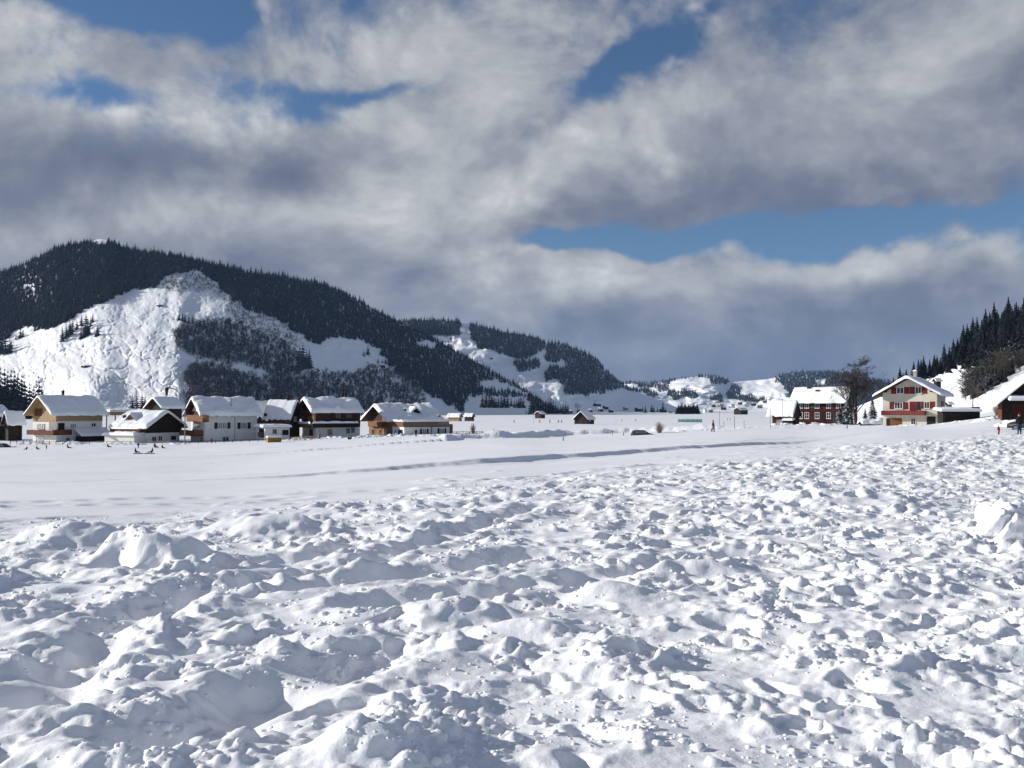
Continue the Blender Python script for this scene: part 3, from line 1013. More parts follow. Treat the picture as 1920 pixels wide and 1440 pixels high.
# ---- the slope on the right
rb = [(1800, 770), (1812, 730), (1838, 702), (1862, 690), (1920, 668), (2000, 650), (2200, 620), (2300, 700), (2000, 705), (1920, 690), (1885, 715), (1850, 738), (1820, 752)]
P, gx, gy = scatter(right, [rb], (5.0, 4.6), (), lambda x, y: 0.9 + 0 * x, 41)
wood('brown_thicket', 'brown leafless thicket of bushes on the right slope', P, BARE[:3] + BAREF[:2] + CONNJ[:2], 8.0, 41)
rc_ = [(1700, 730), (1705, 700), (1740, 695), (1770, 672), (1800, 640), (1850, 600), (1950, 560), (2300, 440), (2300, 640), (2000, 665), (1930, 680), (1880, 692), (1850, 704), (1836, 678), (1815, 672), (1790, 682), (1760, 700), (1725, 725)]
P, gx, gy = scatter(right, [rc_], (7.0, 5.5), (), lambda x, y: 0.85 + 0 * x, 43)
wood('right_forest', 'nearly black spruce wood filling the right slope', P, CONNJ, 17.0, 43)
# ---------------------------------------------------------------- building materials
PLANK = (1, 1, 9)
M['white'] = material('white_render', (0.74, 0.73, 0.70), 0.85, wobble(1.1, 0.10, 0.15, 9))
M['cream'] = material('cream_render', (0.60, 0.56, 0.46), 0.85, wobble(0.9, 0.12, 0.15, 9))
M['tan'] = material('tan_wood', (0.40, 0.265, 0.14), 0.8, wobble(1.5, 0.3, 0.5, 3, PLANK))
M['gold'] = material('golden_wood', (0.22, 0.10, 0.035), 0.75, wobble(1.5, 0.35, 0.5, 3, PLANK))
M['brown'] = material('brown_wood', (0.055, 0.020, 0.010), 0.8, wobble(1.5, 0.4, 0.5, 3, PLANK))
M['rust'] = material('rust_wood', (0.14, 0.036, 0.012), 0.8, wobble(2, 0.35, 0.4, 4, (1, 1, 4)))
M['dark'] = material('dark_wood', (0.022, 0.016, 0.012), 0.85, wobble(1.5, 0.4, 0.5, 3, PLANK))
M['redwood'] = material('red_shingle', (0.062, 0.011, 0.009), 0.85, wobble(2.2, 0.4, 0.5, 5, (1, 1, 4)))
M['red'] = material('red_paint', (0.17, 0.010, 0.011), 0.55, wobble(2, 0.2))
M['orange'] = material('orange_paint', (0.20, 0.07, 0.018), 0.6, wobble(2, 0.2))
M['yellow'] = material('yellow_paint', (0.40, 0.21, 0.015), 0.55, wobble(1.5, 0.15))
M['green'] = material('green_paint', (0.012, 0.11, 0.055), 0.55, wobble(2, 0.2))
M['greennet'] = material('green_net', (0.30, 0.62, 0.48), 0.7)
M['black'] = material('black_paint', (0.012, 0.012, 0.014), 0.45)
M['grey'] = material('grey_metal', (0.22, 0.23, 0.24), 0.5, wobble(3, 0.2))
M['trim'] = material('white_trim', (0.70, 0.70, 0.68), 0.6)
M['curtain'] = material('curtained_glass', (0.26, 0.28, 0.29), 0.2, wobble(2.0, 0.4), 0.5)
M['shaded_tan'] = material('shaded_tan_wood', (0.17, 0.125, 0.08), 0.85, wobble(1.5, 0.35, 0.5, 3, PLANK))  # tan railing wood with the shade on its side put into the colour
M['glass'] = material('dark_glass', (0.016, 0.019, 0.024), 0.08, None, 0.6)
M['concrete'] = material('concrete', (0.33, 0.32, 0.30), 0.9, wobble(1.5, 0.25))


def box(bm, x0, x1, y0, y1, z0, z1):
    v = [bm.verts.new(p) for p in ((x0, y0, z0), (x1, y0, z0), (x1, y1, z0), (x0, y1, z0), (x0, y0, z1), (x1, y0, z1), (x1, y1, z1), (x0, y1, z1))]
    for f in ((3, 2, 1, 0), (4, 5, 6, 7), (0, 1, 5, 4), (1, 2, 6, 5), (2, 3, 7, 6), (3, 0, 4, 7)):
        bm.faces.new([v[i] for i in f])


def done(bm, name, mat, parent=None, smooth=False):
    bmesh.ops.recalc_face_normals(bm, faces=bm.faces)
    me = bpy.data.meshes.new(name)
    bm.to_mesh(me)
    bm.free()
    if smooth:
        me.polygons.foreach_set('use_smooth', [True] * len(me.polygons))
    return link(name, me, parent, M[mat] if isinstance(mat, str) else mat)


def boxes(name, mat, parent, *bs):
    bm = bmesh.new()
    for b in bs: box(bm, *b)
    return done(bm, name, mat, parent)


def tube(bm, pts, rs, n=6):
    pts = [Vector(p) for p in pts]
    if not hasattr(rs, '__len__'): rs = [rs] * len(pts)
    rings = []
    for i, p in enumerate(pts):
        d = (pts[min(i + 1, len(pts) - 1)] - pts[max(i - 1, 0)]).normalized()
        ax = d.orthogonal().normalized()
        ay = d.cross(ax)
        rings.append([bm.verts.new(p + (ax * math.cos(k * 6.283 / n) + ay * math.sin(k * 6.283 / n)) * rs[i]) for k in range(n)])
    for a, b in zip(rings[:-1], rings[1:]):
        for k in range(n):
            bm.faces.new((a[k], a[(k + 1) % n], b[(k + 1) % n], b[k]))
    bm.faces.new(rings[0][::-1])
    bm.faces.new(rings[-1])


def empty(name, loc, rz=0.0):
    o = bpy.data.objects.new(name, None)
    o.empty_display_size = 0.5
    COL.objects.link(o)
    o.location = loc
    o.rotation_euler = (0, 0, rz)
    return o


class House:
    """a building set by its near corner: px of left end, corner and right end, depth r, turn alpha of the right-hand face.
    local x runs along the right-hand face ('F'), local y along the left-hand face ('L')."""
    def __init__(self, name, label, cat, pl, pc, pr, r, alpha, base=None, group=None):
        self.r = r
        xc = D(pc, 768)[0]
        az = math.atan(xc)
        self.psi = psi = rad(alpha) - az
        cx = xc * r
        xr, xl = D(pr, 768)[0], D(pl, 768)[0]
        self.L = (xr * r - cx) / (math.cos(psi) - xr * math.sin(psi))
        self.W = (cx - xl * r) / (math.sin(psi) + xl * math.cos(psi))
        z = gz(cx, r) if base is None else at(pc, base, r).z
        self.o = Vector((cx, r, z))
        self.root = empty(name, self.o, psi)
        tag(self.root, label, cat, group)
        self.e1 = Vector((math.cos(psi), math.sin(psi), 0))
        self.e2 = Vector((-math.sin(psi), math.cos(psi), 0))
        self.n = 0

    def h(self, py, r=None):
        """height above the base of a photo row, at the corner's depth"""
        r = r or self.r
        return EYE + D(960, py)[1] * r - self.o.z

    def on(self, face, px, py, off=0.0):
        """photo pixel -> (u, z) on a wall plane (off = metres in front of it)"""
        e, n = (self.e1, -self.e2) if face == 'F' else (self.e2, -self.e1)
        o = self.o + n * off
        dxx, dzz = D(px, py)
        d = Vector((dxx, 1, dzz))
        c = Vector((0, 0, EYE))
        t = (o - c).dot(n) / d.dot(n)
        p = c + d * t - o
        return p.dot(e), p.z

    def fb(self, face, u0, u1, z0, z1, d0, d1):
        """box on a wall: along u, height z, from d0 to d1 metres out of the wall"""
        if face == 'F': return (u0, u1, -d1, -d0, z0, z1)
        return (-d1, -d0, u0, u1, z0, z1)

    def wall(self, z0, z1, mat, name='wall', inset=0.0, x0=None, x1=None, y0=None, y1=None):
        i = inset
        x0, x1 = (i if x0 is None else x0), (self.L - i if x1 is None else x1)
        y0, y1 = (i if y0 is None else y0), (self.W - i if y1 is None else y1)
        return boxes(name, mat, self.root, (x0, x1, y0, y1, z0, z1))

    def gabled(self, z0, he, hr, mat, axis='x', name='wall', inset=0.0):
        """walls up to the eaves with both gable triangles"""
        bm = bmesh.new()
        i = inset
        x0, x1, y0, y1 = i, self.L - i, i, self.W - i
        if axis == 'x':
            prof = [(y0, z0), (y1, z0), (y1, he), ((y0 + y1) / 2, hr), (y0, he)]
            A = [bm.verts.new((x0, a, b)) for a, b in prof]
            B = [bm.verts.new((x1, a, b)) for a, b in prof]
        else:
            prof = [(x0, z0), (x1, z0), (x1, he), ((x0 + x1) / 2, hr), (x0, he)]
            A = [bm.verts.new((a, y0, b)) for a, b in prof]
            B = [bm.verts.new((a, y1, b)) for a, b in prof]
        bm.faces.new(A)
        bm.faces.new(B[::-1])
        for k in range(5):
            bm.faces.new((A[k], B[k], B[(k + 1) % 5], A[(k + 1) % 5]))
        return done(bm, name, mat, self.root)

    def roof(self, he, hr, axis='x', og0=1.2, og1=0.5, oe=0.8, mat='brown', snow=0.45, thick=0.16, seed=0, lump=0.25, x0=0.0, x1=None, y0=0.0, y1=None, bare=None):
        """saddle roof slab and the snow lying on it. og0/og1: overhang past the near/far gable, oe: past the eaves"""
        x1 = self.L if x1 is None else x1
        y1 = self.W if y1 is None else y1
        if axis == 'x':
            s0, s1, c, half = x0 - og0, x1 + og1, (y0 + y1) / 2, (y1 - y0) / 2
            mp = lambda s, v, z: (s, v, z)
        else:
            s0, s1, c, half = y0 - og0, y1 + og1, (x0 + x1) / 2, (x1 - x0) / 2
            mp = lambda s, v, z: (v, s, z)
        sl_ = (hr - he) / half
        zt = lambda v: hr + 0.05 - sl_ * abs(v - c)
        bm = bmesh.new()
        e = half + oe
        pr = [(c - e, zt(c - e)), (c, zt(c)), (c + e, zt(c + e)), (c + e, zt(c + e) + thick), (c, zt(c) + thick), (c - e, zt(c - e) + thick)]
        A = [bm.verts.new(mp(s0, v, z)) for v, z in pr]
        B = [bm.verts.new(mp(s1, v, z)) for v, z in pr]
        for k in range(6):
            bm.faces.new((A[k], B[k], B[(k + 1) % 6], A[(k + 1) % 6]))
        for R in (A, B):
            bm.faces.new((R[0], R[1], R[4], R[5]))
            bm.faces.new((R[1], R[2], R[3], R[4]))
        ro = done(bm, 'roof', mat, self.root)
        if snow:
            nu, nv = 40, 36
            u = np.linspace(0, 1, nu)
            u = 0.5 - 0.5 * np.cos(np.pi * u) * (0.6 + 0.4 * np.abs(np.cos(np.pi * u)))
            v = np.linspace(-1, 1, nv)
            v = np.sign(v) * (1 - (1 - np.abs(v)) ** 1.5)
            U, Vv = np.meshgrid(u, v, indexing='ij')
            sx = s0 - 0.06 + (s1 - s0 + 0.12) * U
            vv = c + Vv * (e + 0.10 + 0.16 * fbm(sx / 1.3, Vv * 3.0, 915 + seed, 2))
            edge = np.minimum(np.minimum(U, 1 - U) * (s1 - s0) / (0.5 * snow + 0.12), (1 - np.abs(Vv)) * e / (0.5 * snow + 0.12))
            edge = np.clip(edge, 0, 1)
            rnd = np.sqrt(1 - (1 - edge) ** 2)
            nz = 1 + (lump + 0.12) * fbm(sx / 2.6, vv / 2.6, 900 + seed, 3) + 0.5 * lump * fbm(sx / 0.9, vv / 0.9, 930 + seed, 2)
            ridge = -0.10 * np.exp(-((vv - c) / 0.5) ** 2)
            th = snow * np.clip(nz, 0.3, 2) * rnd + ridge * rnd
            if bare is not None:
                th = th * bare(sx, vv - c)
            Z = hr + 0.05 + thick - sl_ * np.sqrt((vv - c) ** 2 + 0.05) + th + 0.01
            Z = np.where(edge <= 0, Z - thick * 0.55, Z)
            P_ = np.stack([sx, vv, Z] if axis == 'x' else [vv, sx, Z], -1)
            if axis != 'x': P_ = P_[:, ::-1]
            link('snow_cover', grid_mesh('snow_cover', P_), self.root, M['snow_roof'])
        self.roofdata = (axis, c, sl_, hr + 0.05 + thick)
        return ro

    def shed_roof(self, x0, x1, y0, y1, z0, z1, slope='F', mat='brown', snow=0.35, name='lean_to_roof', thick=0.12, seed=0):
        """single-pitch or flat roof: z0 at the near edge, z1 at the far edge"""
        bm = bmesh.new()
        zz = (lambda x, y: z0 + (z1 - z0) * (y - y0) / (y1 - y0)) if slope == 'F' else (lambda x, y: z0 + (z1 - z0) * (x - x0) / (x1 - x0))
        cs = [(x0, y0), (x1, y0), (x1, y1), (x0, y1)]
        a = [bm.verts.new((x, y, zz(x, y))) for x, y in cs]
        b = [bm.verts.new((x, y, zz(x, y) + thick)) for x, y in cs]
        bm.faces.new(a[::-1]); bm.faces.new(b)
        for k in range(4):
            bm.faces.new((a[k], a[(k + 1) % 4], b[(k + 1) % 4], b[k]))
        ro = done(bm, name, mat, self.root)
        if snow:
            u = np.linspace(0, 1, 22)
            u = 0.5 - 0.5 * np.cos(np.pi * u)
            U, V = np.meshgrid(u, u, indexing='ij')
            X, Y = x0 - 0.05 + (x1 - x0 + 0.1) * U, y0 - 0.05 + (y1 - y0 + 0.1) * V
            ed = np.clip(np.minimum(np.minimum(U, 1 - U) * (x1 - x0), np.minimum(V, 1 - V) * (y1 - y0)) / (snow * 0.5 + 0.08), 0, 1)
            th = snow * np.sqrt(1 - (1 - ed) ** 2) * (1 + 0.25 * fbm(X / 1.7, Y / 1.7, 950 + seed, 3))
            tt = (Y - y0) / (y1 - y0) if slope == 'F' else (X - x0) / (x1 - x0)
            Z = z0 + (z1 - z0) * tt + thick + th + 0.01 - 0.08 * (ed <= 0)
            link('snow_cover', grid_mesh('snow_cover', np.stack([X, Y, Z], -1)), self.root, M['snow_roof'])
        return ro

    def window(self, face, x0, y0, x1, y1, shutters=None, frame='trim', pane='glass', bars=1, cross=0, sw=None, label=None, off=0.0):
        """window from its outline in the photo; shutters = (left colour, right colour)"""
        u0, za = self.on(face, x0, y1, off)
        u1, zb = self.on(face, x1, y0, off)
        if u0 > u1: u0, u1 = u1, u0
        z0, z1 = min(za, zb), max(za, zb)
        bmf = bmesh.new()
        t = max(0.06, min(0.11, (u1 - u0) * 0.09))
        a, b = off + 0.004, off + 0.09
        box(bmf, *self.fb(face, u0, u0 + t, z0, z1, a, b))
        box(bmf, *self.fb(face, u1 - t, u1, z0, z1, a, b))
        box(bmf, *self.fb(face, u0 + t, u1 - t, z1 - t, z1, a, b - 0.003))
        box(bmf, *self.fb(face, u0 + t, u1 - t, z0, z0 + t, a, b - 0.003))
        for k in range(bars):
            m = u0 + (u1 - u0) * (k + 1) / (bars + 1)
            box(bmf, *self.fb(face, m - t * 0.4, m + t * 0.4, z0 + t, z1 - t, a, b - 0.006))
        for k in range(cross):
            m = z0 + (z1 - z0) * (k + 1) / (cross + 1)
            box(bmf, *self.fb(face, u0 + t, u1 - t, m - t * 0.3, m + t * 0.3, a, b - 0.012))
        w = done(bmf, 'window', frame, self.root)
        if label: w['label'] = label
        edges = [u0 + t] + [u0 + (u1 - u0) * (k + 1) / (bars + 1) for k in range(bars)] + [u1 - t]
        for k in range(len(edges) - 1):
            q0, q1 = edges[k] + (t * 0.4 if k else 0), edges[k + 1] - (t * 0.4 if k < len(edges) - 2 else 0)
            boxes('pane', pane, w, self.fb(face, q0 + 0.002, q1 - 0.002, z0 + t + 0.002, z1 - t - 0.002, a, a + 0.03))
        boxes('sill', frame, w, self.fb(face, u0 - 0.06, u1 + 0.06, z0 - 0.07, z0 - 0.005, a, b + 0.07))
        if shutters:
            s = sw or (u1 - u0) * 0.5
            lft = (u0 - s - 0.02, u0 - 0.02)
            rgt = (u1 + 0.02, u1 + s + 0.02)
            if face == 'L': lft, rgt = rgt, lft
            for rngu, colr in ((lft, shutters[0]), (rgt, shutters[1])):
                if colr:
                    boxes('shutter', colr, w, self.fb(face, rngu[0], rngu[1], z0, z1, a, a + 0.05),
                          self.fb(face, rngu[0] + 0.06, rngu[1] - 0.06, z0 + 0.08, (z0 + z1) / 2 - 0.04, a + 0.05, a + 0.065),
                          self.fb(face, rngu[0] + 0.06, rngu[1] - 0.06, (z0 + z1) / 2 + 0.04, z1 - 0.08, a + 0.05, a + 0.065))
        return w

    def panel(self, name, face, x0, y0, x1, y1, mat, d0=0.004, d1=0.06, grooves=0, label=None):
        u0, za = self.on(face, x0, y1)
        u1, zb = self.on(face, x1, y0)
        if u0 > u1: u0, u1 = u1, u0
        z0, z1 = min(za, zb), max(za, zb)
        bs = []
        if grooves:
            w = (u1 - u0) / grooves
            for k in range(grooves):
                bs.append(self.fb(face, u0 + k * w + 0.012, u0 + (k + 1) * w - 0.012, z0, z1, d0, d1 + 0.012 * (k % 2)))
        else:
            bs.append(self.fb(face, u0, u1, z0, z1, d0, d1))
        p = boxes(name, mat, self.root, *bs)
        if label: p['label'] = label
        return p

    def balcony(self, face, x0, x1, ytop, ybot, depth=1.1, mat='rust', snow=0.0, slats=True, floor='brown'):
        """balcony: floor slab, posts and a railing of upright boards; outline given at the railing's front"""
        u0, zt = self.on(face, x0, ytop, depth)
        u1, zb = self.on(face, x1, ybot, depth)
        if u0 > u1: u0, u1 = u1, u0
        zt, zb = max(zt, zb), min(zt, zb)
        bal = boxes('balcony', floor, self.root, self.fb(face, u0, u1, zb - 0.02, zb + 0.14, 0.004, depth))
        bs = []
        n = max(3, int((u1 - u0) / 0.24))
        w = (u1 - u0) / n
        for k in range(n):
            bs.append(self.fb(face, u0 + k * w + 0.015, u0 + (k + 1) * w - 0.015, zb + 0.05, zt - 0.1, depth, depth + 0.03 + 0.008 * (k % 2)))
        bs.append(self.fb(face, u0 - 0.03, u1 + 0.03, zt - 0.1, zt, depth - 0.02, depth + 0.07))
        m = max(3, int(depth / 0.24))
        for k in range(m):
            for a in (u0, u1 - 0.035):
                bs.append(self.fb(face, a, a + 0.035, zb + 0.145, zt - 0.1, depth * k / m + 0.015, depth * (k + 1) / m - 0.015))
        for a in (u0, u1 - 0.06):
            bs.append(self.fb(face, a - 0.003, a + 0.063, zt - 0.098, zt - 0.002, 0.01, depth - 0.025))
        boxes('railing', mat, bal, *bs)
        if snow:
            me = snow_strip(u1 - u0 + 0.2, 0.34, snow, int(u0 * 7) % 50)
            s = link('snow_cover', me, bal, M['snow_roof'])
            if face == 'F':
                s.location = (u0 - 0.1, -depth - 0.2, zt)
            else:
                s.location = (-depth + 0.16, u0 - 0.1, zt)
                s.rotation_euler = (0, 0, math.pi / 2)
        return bal

    def on_roof(self, px, py):
        """photo pixel -> local point on the roof's near pitch (snow not counted)"""
        axis, c, sl_, top = self.roofdata
        c3 = Vector((0, 0, EYE))
        dxx, dzz = D(px, py)
        d = Vector((dxx, 1, dzz))
        if axis == 'x':
            nl = Vector((0, -sl_, 1))
            pl = Vector((0, c, top))
        else:
            nl = Vector((-sl_, 0, 1))
            pl = Vector((c, 0, top))
        R = Matrix.Rotation(self.psi, 3, 'Z')
        nw, pw = R @ nl, R @ pl + self.o
        t = (pw - c3).dot(nw) / d.dot(nw)
        return R.transposed() @ (c3 + d * t - self.o)

    def chimney(self, px, py, w=0.5, hgt=1.0, mat='dark', snow=0.2):
        p = self.on_roof(px, py)
        ch = boxes('chimney', mat, self.root, (p.x - w / 2, p.x + w / 2, p.y - w / 2, p.y + w / 2, p.z - 0.6, p.z + hgt),
                   (p.x - w / 2 - 0.06, p.x + w / 2 + 0.06, p.y - w / 2 - 0.06, p.y + w / 2 + 0.06, p.z + hgt - 0.15, p.z + hgt - 0.02))
        if snow:
            me = snow_strip(w + 0.1, w + 0.1, snow, 3)
            s = link('snow_cap', me, ch, M['snow_roof'])
            s.location = (p.x - w / 2 - 0.05, p.y - w / 2 - 0.05, p.z + hgt)
        return ch

    def dormer(self, px, py, w, hgt, depth, mat='brown', snow=0.4, axis='x'):
        """small gabled dormer whose front looks out over the near eave"""
        p = self.on_roof(px, py)
        bm = bmesh.new()
        prof = [(-w / 2, -0.8), (w / 2, -0.8), (w / 2, hgt * 0.35), (0, hgt), (-w / 2, hgt * 0.35)]
        if axis == 'x':
            A = [bm.verts.new((p.x + a, p.y, p.z + b)) for a, b in prof]
            B = [bm.verts.new((p.x + a, p.y + depth, p.z + b)) for a, b in prof]
        else:
            A = [bm.verts.new((p.x, p.y + a, p.z + b)) for a, b in prof]
            B = [bm.verts.new((p.x + depth, p.y + a, p.z + b)) for a, b in prof]
        bm.faces.new(A); bm.faces.new(B[::-1])
        for k in range(5):
            bm.faces.new((A[k], B[k], B[(k + 1) % 5], A[(k + 1) % 5]))
        dm = done(bm, 'dormer', mat, self.root)
        nu, nv = 14, 16
        U, V = np.meshgrid(np.linspace(0, 1, nu), np.linspace(-1, 1, nv), indexing='ij')
        e = w / 2 + 0.35
        ed = np.clip(np.minimum(U * depth, (1 - np.abs(V)) * e) / 0.28, 0, 1)
        z = p.z + hgt - (hgt * 0.65) / (w / 2) * np.abs(V) * e + 0.06 + snow * np.sqrt(1 - (1 - ed) ** 2)
        if axis == 'x':
            P_ = np.stack([p.x + V * e, p.y - 0.45 + U * (depth + 0.45), z], -1)[:, ::-1]
        else:
            P_ = np.stack([p.x - 0.45 + U * (depth + 0.45), p.y + V * e, z], -1)
        link('snow_cover', grid_mesh('snow_cover', P_), dm, M['snow_roof'])
        return dm


def snow_strip(l, w, h, seed=0):
    n = max(6, min(30, int(l / 0.35)))
    U, V = np.meshgrid(np.linspace(0, 1, n), np.linspace(0, 1, 9), indexing='ij')
    ed = np.clip(np.minimum(np.minimum(U, 1 - U) * l, np.minimum(V, 1 - V) * w) / (0.45 * w), 0, 1)
    Z = h * np.sqrt(1 - (1 - ed) ** 2) * (1 + 0.3 * fbm(U * l / 0.8, V, 970 + seed, 2))
    return grid_mesh('snow_strip', np.stack([U * l, V * w, Z], -1))


# ---------------------------------------------------------------- the hamlet on the left
# cream and white chalet
H = House('chalet', 'cream and white chalet with dark red balcony and tan upper storey, at far left', 'chalet', 62, 106, 192, 200, 29, 833)
hb, hm, he, hr = H.h(816), H.h(790), H.h(774), H.h(744)
H.wall(-1.5, hm, 'white')
H.gabled(hm + 0.003, he, hr, 'tan', name='upper_wall', inset=-0.04)
H.roof(he, hr, og0=1.5, og1=0.9, oe=0.9, snow=0.5, seed=1, mat='tan')
H.panel('gable_cladding', 'L', 62, 776, 106, 790, 'tan', 0.045, 0.10, 14, label='pale sunlit timber below the gable')
H.panel('gable_opening', 'L', 66, 766, 80, 780, 'rust', 0.05, 0.12, 6)
H.window('L', 71, 795, 84, 805, frame='concrete', pane='glass', bars=2)
H.panel('loggia_shade', 'L', 92, 791, 105, 806, 'concrete', 0.004, 0.03)  # flat grey panel imitating the shade inside the recessed loggia
H.window('F', 131, 794, 143, 804, frame='trim', pane='curtain', bars=2)
H.window('F', 171, 793, 180, 800, frame='trim', pane='glass', bars=1)
H.panel('door', 'F', 109, 793, 121, 806, 'dark')
H.balcony('L', 50, 100, 806, 816, 1.3, 'rust')
H.balcony('F', 103, 135, 806, 815, 1.1, 'rust')
H.window('L', 68, 819, 82, 832, frame='trim', pane='curtain', bars=1)
H.window('F', 123, 820, 131, 829, frame='trim', pane='glass', bars=1)
xl0, xl1 = H.on('F', 139, 820)[0], H.L + 0.7
H.wall(-1.5, H.h(819), 'dark', 'lean_to', x0=xl0 + 0.3, x1=xl1 - 0.2, y0=-2.3, y1=-0.004)
H.shed_roof(xl0, xl1, -2.7, -0.05, H.h(819) + 0.03, H.h(806), seed=3)
boxes('post', 'dark', H.root, (H.L + 0.75, H.L + 0.9, -0.3, -0.15, -1.0, he - 0.1))
boxes('gutter', 'grey', H.root, (-0.6, H.L + 0.8, -1.02, -0.92, he - 0.75, he - 0.66))
H.chimney(118, 741, 0.4, 0.9, 'dark')

# dark barns at the picture's edge
H = House('barn', 'dark barn with snowy roof cut by the left edge', 'barn', -75, -45, 17, 214, 24, 820, 'dark barns on the left')
H.gabled(-1.5, H.h(779), H.h(762), 'dark')
H.roof(H.h(779), H.h(762), snow=0.45, seed=4)
H.window('F', -3, 793, 3, 800, frame='brown')
H = House('barn', 'low dark timber barn beside the cream and white chalet', 'barn', 8, 16, 42, 212, 20, 820, 'dark barns on the left')
H.gabled(-1.5, H.h(787), H.h(772), 'dark')
H.roof(H.h(787), H.h(772), snow=0.4, seed=5, og0=0.4, og1=0.6)
H.panel('door', 'F', 26, 800, 34, 817, 'brown', grooves=5)

# pergola between the first two chalets
pg = House('carport', 'flat snowy canopy on thin posts between the first two chalets', 'carport', 203, 206, 276, 212, 14, 812)
pg.shed_roof(0, pg.L, 0, 3.6, pg.h(773), pg.h(772), snow=0.45, name='canopy', mat='brown', seed=6)
for q in (0.15, 0.5, 0.97):
    boxes('post', 'brown', pg.root, (pg.L * q - 0.1, pg.L * q + 0.1, 0.1, 0.3, -1.2, pg.h(773)))
boxes('beam', 'tan', pg.root, (0.1, pg.L - 0.1, 0.06, 0.36, pg.h(773) - 0.62, pg.h(773) - 0.004))
boxes('back_wall', 'tan', pg.root, (0.1, pg.L - 0.1, 3.3, 3.45, pg.h(777.5), pg.h(773) - 0.004))

# dark-gabled chalet
H = House('chalet', 'low chalet with black timber gable and sunny dormer beside the tall white house', 'chalet', 217, 279, 337, 196, 43, 829)
he, hr = H.h(797), H.h(774)
hm = H.h(812)
H.wall(-1.5, hm, 'white')
H.gabled(hm + 0.003, he, hr, 'dark', 'y', 'gable_wall', inset=-0.05)
H.roof(he, hr, 'y', og0=0.9, og1=0.4, oe=1.3, snow=0.62, seed=8, lump=0.15)
H.window('F', 284, 818, 293, 828, frame='white', pane='glass', bars=1)
H.window('F', 296, 817, 304, 827, frame='white', pane='glass', bars=1)
H.window('F', 319, 816, 331, 826, frame='white', pane='glass', bars=0)
H.window('F', 297, 793, 313, 803, frame='dark', pane='glass', bars=3)
H.balcony('L', 206, 262, 804, 811, 1.6, 'rust', snow=0.3)
H.dormer(246, 793, 2.6, 1.7, 3.0, 'gold', 0.4, 'y')
H.chimney(233, 789, 0.45, 1.1, 'dark')
H.wall(-1.5, H.h(815), 'white', 'terrace_wall', x0=-2.6, x1=-0.004, y0=1.0, y1=H.W)
H.shed_roof(-2.9, -0.1, 0.8, H.W + 0.3, H.h(817), H.h(814), 'L', snow=0.55, name='terrace_roof', seed=9, mat='tan')

# dark house behind it
H = House('barn', 'tall dark steep-roofed barn behind the black-gabled chalet', 'barn', 278, 304, 341, 250, 36, 815)
H.gabled(-2, H.h(762), H.h(747), 'dark')
H.roof(H.h(762), H.h(747), og0=0.8, og1=0.6, oe=0.9, snow=0.5, seed=10)
H.panel('shutter', 'L', 296, 764, 300, 769, 'brown')

# white house
H = House('house', 'tall white rendered house with two orange balconies on its sunny gable', 'house', 358, 385, 482, 198, 18.5, 829)
he, hr = H.h(775), H.h(748)
H.gabled(-1.5, he, hr, 'white')
H.roof(he, hr, og0=1.35, og1=0.9, oe=0.95, snow=0.62, seed=12, lump=0.4)
H.panel('gable_cladding', 'L', 355, 771, 377, 781, 'brown', 0.004, 0.05, 10)
for a, b in ((408, 426), (451, 464)):
    H.window('F', a, 792, b, 804, ('black', 'black'), bars=3 if b - a > 15 else 2, pane='curtain', sw=0.62)
H.window('F', 417.5, 819, 422.5, 827, pane='glass', frame='concrete', bars=0)
H.window('F', 423.5, 819, 428.5, 827, pane='glass', frame='concrete', bars=0)
H.window('L', 362, 793, 377, 805, pane='curtain', frame='trim', bars=3)
H.panel('door', 'L', 376, 820, 381, 828, 'concrete')
H.balcony('L', 350, 380, 778, 791, 1.2, 'orange')
H.balcony('L', 338, 366, 806, 818, 1.6, 'orange')
u_, _ = H.on('F', 440, 800)
bmp = bmesh.new()
tube(bmp, [(u_, -0.1, -0.8), (u_, -0.1, he - 0.3)], 0.05)
done(bmp, 'drainpipe', 'grey', H.root)
p_ = H.on_roof(433, 766)
bmp = bmesh.new()
tube(bmp, [(p_.x, p_.y, p_.z - 0.3), (p_.x, p_.y, p_.z + 1.9)], 0.11, 8)
done(bmp, 'vent_pipe', 'grey', H.root)

# street lamp between
base = ground_hit(347, 829, 60, 400)
lx, lr = D(347, 768)[0] * 190, 190
t_ = empty('street_lamp', (lx, lr, gz(lx, lr)))
tag(t_, 'curved-arm street lamp rising beside the white house', 'street lamp')
zt = at(347, 757, lr).z - t_.location.z
za = at(320, 728, lr).z - t_.location.z
xa = (D(318, 768)[0] - D(347, 768)[0]) * lr
bmp = bmesh.new()
tube(bmp, [(0, 0, -0.5), (0, 0, zt), (-0.25, 0, zt + 0.9), (xa * 0.55, 0, za - 0.35), (xa * 0.85, 0, za), (xa * 1.15, 0, za + 0.02)], [0.12, 0.11, 0.11, 0.1, 0.1, 0.1], 8)
done(bmp, 'pole', 'grey', t_)
bmp = bmesh.new()
tube(bmp, [(xa * 1.2, 0, za + 0.15), (xa * 1.2, 0, za - 0.1), (xa * 1.2, 0, za - 1.2), (xa * 1.2, 0, za - 1.45)], [0.30, 0.36, 0.20, 0.04], 10)
done(bmp, 'lamp_head', 'black', t_)
s_ = link('snow_cap', snow_strip(0.7, 0.7, 0.28, 2), t_, M['snow_roof'])
s_.location = (xa * 1.2 - 0.35, -0.35, za + 0.14)

